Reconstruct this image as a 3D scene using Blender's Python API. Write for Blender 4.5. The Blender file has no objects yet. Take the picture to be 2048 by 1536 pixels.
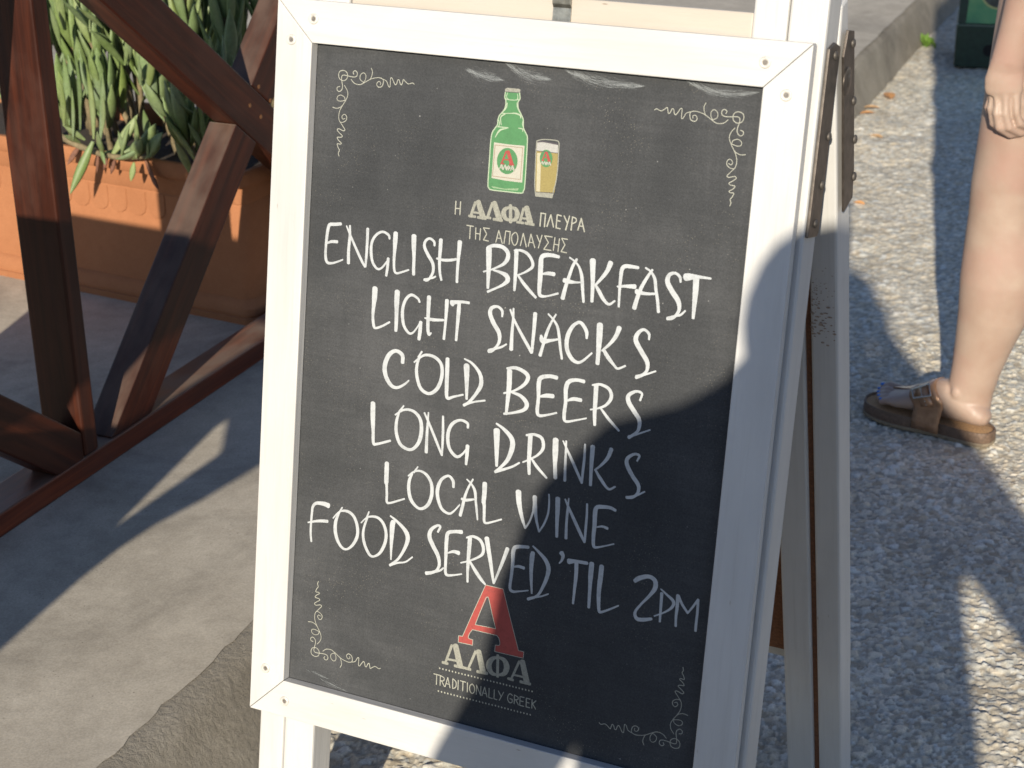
import bpy, bmesh, math, random
from mathutils import Vector, Matrix, noise
import numpy as np
R = math.radians
scene = bpy.context.scene
col = scene.collection

# ------------------------------------------------------------------ camera
CAM_H = 1.4937
PITCH, ROLL, F_PX = 23.292, -0.750, 3531.29      # degrees, degrees, focal length for a 2048 px wide picture
camd = bpy.data.cameras.new('camera'); cam = bpy.data.objects.new('camera', camd); col.objects.link(cam)
camd.sensor_width = 36.0; camd.lens = 36.0 * F_PX / 2048.0
camd.clip_start = 0.05; camd.clip_end = 500
_c, _s = math.cos(R(PITCH)), math.sin(R(PITCH))
_Rp = Matrix(((1, 0, 0), (0, -_s, -_c), (0, _c, -_s)))           # world -> picture x right, y down, z forward
_cr, _sr = math.cos(R(ROLL)), math.sin(R(ROLL))
RC = Matrix(((_cr, -_sr, 0), (_sr, _cr, 0), (0, 0, 1))) @ _Rp
_xr, _yd, _zf = RC[0], RC[1], RC[2]
cam.matrix_world = Matrix(((_xr[0], -_yd[0], -_zf[0], 0), (_xr[1], -_yd[1], -_zf[1], 0), (_xr[2], -_yd[2], -_zf[2], CAM_H), (0, 0, 0, 1)))
camd.dof.use_dof = True; camd.dof.focus_distance = 2.2; camd.dof.aperture_fstop = 11.0
scene.camera = cam
C = Vector((0, 0, CAM_H))
def ray(px, py): return RC.transposed() @ Vector(((px - 1024) / F_PX, (py - 768) / F_PX, 1))
def on_plane(px, py, P, n):
    d = ray(px, py); return C + d * ((Vector(P) - C).dot(n) / d.dot(n))

# ------------------------------------------------------------------ light
SUN_AZ, SUN_EL = 11.5, 20.3          # the light travels towards this azimuth (from +Y to +X)
world = bpy.data.worlds.new('World'); scene.world = world; world.use_nodes = True
wn = world.node_tree; sky = wn.nodes.new('ShaderNodeTexSky'); sky.sky_type = 'NISHITA'; sky.sun_disc = False
sky.sun_elevation = R(SUN_EL); sky.sun_rotation = R(SUN_AZ + 180); sky.dust_density = 0.0; sky.air_density = 1.0; sky.ozone_density = 1.6
bg = wn.nodes['Background']; tint = wn.nodes.new('ShaderNodeMix'); tint.data_type = 'RGBA'; tint.blend_type = 'MULTIPLY'; tint.inputs[0].default_value = 1.0
tint.inputs[7].default_value = (1.02, 0.945, 1.02, 1)                # a clear, slightly deeper blue sky
wn.links.new(sky.outputs[0], tint.inputs[6]); wn.links.new(tint.outputs[2], bg.inputs[0]); bg.inputs[1].default_value = 0.097
S_DIR = Vector((math.sin(R(SUN_AZ)) * math.cos(R(SUN_EL)), math.cos(R(SUN_AZ)) * math.cos(R(SUN_EL)), -math.sin(R(SUN_EL))))
sund = bpy.data.lights.new('sun', 'SUN'); sun = bpy.data.objects.new('sun', sund); col.objects.link(sun)
sund.energy = 4.7; sund.angle = R(0.55); sund.color = (1.0, 0.915, 0.765)
sun.rotation_euler = S_DIR.to_track_quat('-Z', 'Y').to_euler()
scene.view_settings.view_transform = 'Standard'; scene.view_settings.look = 'None'
scene.view_settings.exposure = 0.45; scene.view_settings.gamma = 1.0
scene.render.engine = 'CYCLES'

# ------------------------------------------------------------------ helpers: materials
def new_mat(name):
    m = bpy.data.materials.new(name); m.use_nodes = True
    return m, m.node_tree, m.node_tree.nodes['Principled BSDF']
def node(nt, t, **k):
    n = nt.nodes.new(t)
    for a, b in k.items(): setattr(n, a, b)
    return n
def coords(nt, ax=None, sc=(1, 1, 1)):
    """object coordinates along three axes (rows of ax), each scaled"""
    tc = node(nt, 'ShaderNodeTexCoord'); o = tc.outputs['Object']
    if ax is None:
        mp = node(nt, 'ShaderNodeMapping'); mp.inputs['Scale'].default_value = sc; nt.links.new(o, mp.inputs[0]); return mp.outputs[0]
    cb = node(nt, 'ShaderNodeCombineXYZ')
    for i in range(3):
        d = node(nt, 'ShaderNodeVectorMath', operation='DOT_PRODUCT'); nt.links.new(o, d.inputs[0])
        d.inputs[1].default_value = [c * sc[i] for c in ax[i]]; nt.links.new(d.outputs['Value'], cb.inputs[i])
    return cb.outputs[0]
def tnoise(nt, vec, scale, detail=4, rough=0.55, dist=0.0):
    n = node(nt, 'ShaderNodeTexNoise'); n.inputs['Scale'].default_value = scale; n.inputs['Detail'].default_value = detail
    n.inputs['Roughness'].default_value = rough; n.inputs['Distortion'].default_value = dist; nt.links.new(vec, n.inputs['Vector']); return n.outputs['Fac']
def tvor(nt, vec, scale, feature='F1', out='Distance', rnd=1.0):
    n = node(nt, 'ShaderNodeTexVoronoi', feature=feature); n.inputs['Scale'].default_value = scale; n.inputs['Randomness'].default_value = rnd
    nt.links.new(vec, n.inputs['Vector']); return n.outputs[out]
def ramp(nt, fac, stops):
    r = node(nt, 'ShaderNodeValToRGB'); el = r.color_ramp.elements
    while len(el) < len(stops): el.new(0.5)
    for e, (p, c) in zip(el, stops):
        e.position = p; e.color = (c, c, c, 1) if isinstance(c, (int, float)) else (*c, 1)
    nt.links.new(fac, r.inputs[0]); return r.outputs[0]
def mixc(nt, fac, a, b, mode='MIX'):
    m = node(nt, 'ShaderNodeMix', data_type='RGBA', blend_type=mode)
    for s, v in ((m.inputs[0], fac), (m.inputs[6], a), (m.inputs[7], b)):
        if hasattr(v, 'is_linked') or hasattr(v, 'links'): nt.links.new(v, s)
        elif isinstance(v, (int, float)): s.default_value = v if s.type == 'VALUE' else (v, v, v, 1)
        else: s.default_value = (*v, 1)
    return m.outputs[2]
def mth(nt, op, a, b=0.0):
    m = node(nt, 'ShaderNodeMath', operation=op)
    for s, v in ((m.inputs[0], a), (m.inputs[1], b)):
        if isinstance(v, (int, float)): s.default_value = v
        else: nt.links.new(v, s)
    return m.outputs[0]
def bump(nt, bsdf, h, strength=0.5, dist=0.002):
    b = node(nt, 'ShaderNodeBump'); b.inputs['Strength'].default_value = strength; b.inputs['Distance'].default_value = dist
    nt.links.new(h, b.inputs['Height']); nt.links.new(b.outputs[0], bsdf.inputs['Normal'])
def simple(name, c, rough=0.6, metal=0.0, var=0.12, scale=40, bmp=0.15, bdist=0.001):
    m, nt, b = new_mat(name); v = coords(nt); n = tnoise(nt, v, scale)
    lo = [x * (1 - var) for x in c]; hi = [min(1, x * (1 + var)) for x in c]
    nt.links.new(ramp(nt, n, [(0.3, lo), (0.7, hi)]), b.inputs['Base Color'])
    b.inputs['Roughness'].default_value = rough; b.inputs['Metallic'].default_value = metal
    bump(nt, b, n, bmp, bdist); return m

# ------------------------------------------------------------------ helpers: meshes
ROOTS = {}
def thing(name, loc, label, cat, group=None):
    o = bpy.data.objects.new(name, None); o.empty_display_size = 0.1; col.objects.link(o); o.location = loc
    o['label'] = label; o['category'] = cat
    if group: o['group'] = group
    ROOTS[o] = Vector(loc); return o
def world_loc(p):
    w = Vector((0, 0, 0))
    while p is not None: w += Vector(p.location); p = p.parent
    return w
def build(name, bm, mats, parent=None, loc=None, smooth=False, label=None, bevel=0.0, kind=None, cat=None, group=None, autosmooth=None):
    """bm holds world coordinates; the object sits at its parent's origin (or at loc)"""
    me = bpy.data.meshes.new(name)
    org = world_loc(parent) if parent else Vector(loc or (0, 0, 0))
    bmesh.ops.translate(bm, verts=bm.verts, vec=-org)
    bm.normal_update(); bm.to_mesh(me); bm.free()
    for m in (mats if isinstance(mats, (list, tuple)) else [mats]): me.materials.append(m)
    o = bpy.data.objects.new(name, me); col.objects.link(o)
    if parent: o.parent = parent
    else: o.location = org
    if smooth:
        for p in me.polygons: p.use_smooth = True
        if autosmooth: me.set_sharp_from_angle(angle=R(autosmooth))
    if bevel:
        b = o.modifiers.new('edge', 'BEVEL'); b.width = bevel; b.segments = 2; b.limit_method = 'ANGLE'; b.angle_limit = R(40)
    if label: o['label'] = label
    if kind: o['kind'] = kind
    if cat: o['category'] = cat
    if group: o['group'] = group
    return o
def prism(bm, pts, vec, mi=0):
    """extrude a planar polygon (list of Vectors) by vec"""
    a = [bm.verts.new(p) for p in pts]; b = [bm.verts.new(Vector(p) + vec) for p in pts]
    fs = [bm.faces.new(a), bm.faces.new(list(reversed(b)))]
    n = len(pts)
    for i in range(n): fs.append(bm.faces.new((a[i], b[i], b[(i + 1) % n], a[(i + 1) % n])))
    for f in fs: f.material_index = mi
    bmesh.ops.recalc_face_normals(bm, faces=fs); return fs
def box(bm, o, x, y, z, mi=0):
    """box with corner o and edge vectors x, y, z"""
    o, x, y, z = map(Vector, (o, x, y, z)); return prism(bm, [o, o + x, o + x + y, o + y], z, mi)
def frame_of(t, hint=Vector((0, 0, 1))):
    t = t.normalized(); s = t.cross(hint)
    if s.length < 1e-4: s = t.cross(Vector((1, 0, 0)))
    s.normalize(); return s, s.cross(t).normalized()
def loft(bm, pts, rad, side=None, seg=14, mi=0, cap=True):
    """closed tube through pts; rad entries are r or (r_side, r_other); side = fixed side vector"""
    pts = [Vector(p) for p in pts]; rings = []
    for i, p in enumerate(pts):
        t = (pts[min(i + 1, len(pts) - 1)] - pts[max(i - 1, 0)]).normalized()
        if side is not None:
            s = Vector(side) - t * Vector(side).dot(t); s.normalize(); b = t.cross(s)
        else: s, b = frame_of(t)
        r = rad[i]; ra, rb = (r, r) if isinstance(r, (int, float)) else r
        rings.append([bm.verts.new(p + s * (ra * math.cos(2 * math.pi * k / seg)) + b * (rb * math.sin(2 * math.pi * k / seg))) for k in range(seg)])
    fs = []
    for a, b in zip(rings, rings[1:]):
        for k in range(seg): fs.append(bm.faces.new((a[k], a[(k + 1) % seg], b[(k + 1) % seg], b[k])))
    if cap:
        fs.append(bm.faces.new(list(reversed(rings[0])))); fs.append(bm.faces.new(rings[-1]))
    for f in fs: f.material_index = mi
    bmesh.ops.recalc_face_normals(bm, faces=fs); return fs
def ball(bm, c, r, seg=12, mi=0, axes=None):
    rx, ry, rz = (r, r, r) if isinstance(r, (int, float)) else r
    ret = bmesh.ops.create_uvsphere(bm, u_segments=seg, v_segments=max(6, seg // 2 + 2), radius=1.0)
    A = axes or (Vector((1, 0, 0)), Vector((0, 1, 0)), Vector((0, 0, 1)))
    for v in ret['verts']:
        q = v.co.copy(); v.co = Vector(c) + A[0] * (q.x * rx) + A[1] * (q.y * ry) + A[2] * (q.z * rz)
    for v in ret['verts']:
        for f in v.link_faces: f.material_index = mi
def capsule_chain(bm, pts, rad, seg=12, side=None):
    """tapered tube with rounded ends"""
    pts = [Vector(p) for p in pts]
    r0 = rad[0] if isinstance(rad[0], (int, float)) else min(rad[0]); r1 = rad[-1] if isinstance(rad[-1], (int, float)) else min(rad[-1])
    P, Q = [], []
    sc = lambda r, k: r * k if isinstance(r, (int, float)) else (r[0] * k, r[1] * k)
    d0 = (pts[0] - pts[1]).normalized(); d1 = (pts[-1] - pts[-2]).normalized()
    for a in (0.97, 0.75, 0.4): P.append(pts[0] + d0 * r0 * a); Q.append(sc(rad[0], math.sqrt(max(0.02, 1 - a * a))))
    P += pts; Q += list(rad)
    for a in (0.4, 0.75, 0.97): P.append(pts[-1] + d1 * r1 * a); Q.append(sc(rad[-1], math.sqrt(max(0.02, 1 - a * a))))
    loft(bm, P, Q, side, seg)
def smooth_pts(pts, n=6):
    if len(pts) < 3: return pts
    out = []; P = [np.array(p, float) for p in pts]; P = [2 * P[0] - P[1]] + P + [2 * P[-1] - P[-2]]
    for i in range(1, len(P) - 2):
        a, b, c, d = P[i - 1:i + 3]
        for k in range(n):
            t = k / n; out.append(0.5 * ((2 * b) + (c - a) * t + (2 * a - 5 * b + 4 * c - d) * t * t + (3 * b - a - 3 * c + d) * t ** 3))
    out.append(P[-2]); return out
def organic(o, voxel, it=6):
    m = o.modifiers.new('skin', 'REMESH'); m.mode = 'VOXEL'; m.voxel_size = voxel; m.use_smooth_shade = True
    s = o.modifiers.new('relax', 'SMOOTH'); s.factor = 0.5; s.iterations = it
Z = Vector((0, 0, 1))
rng = random.Random(7)
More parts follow.
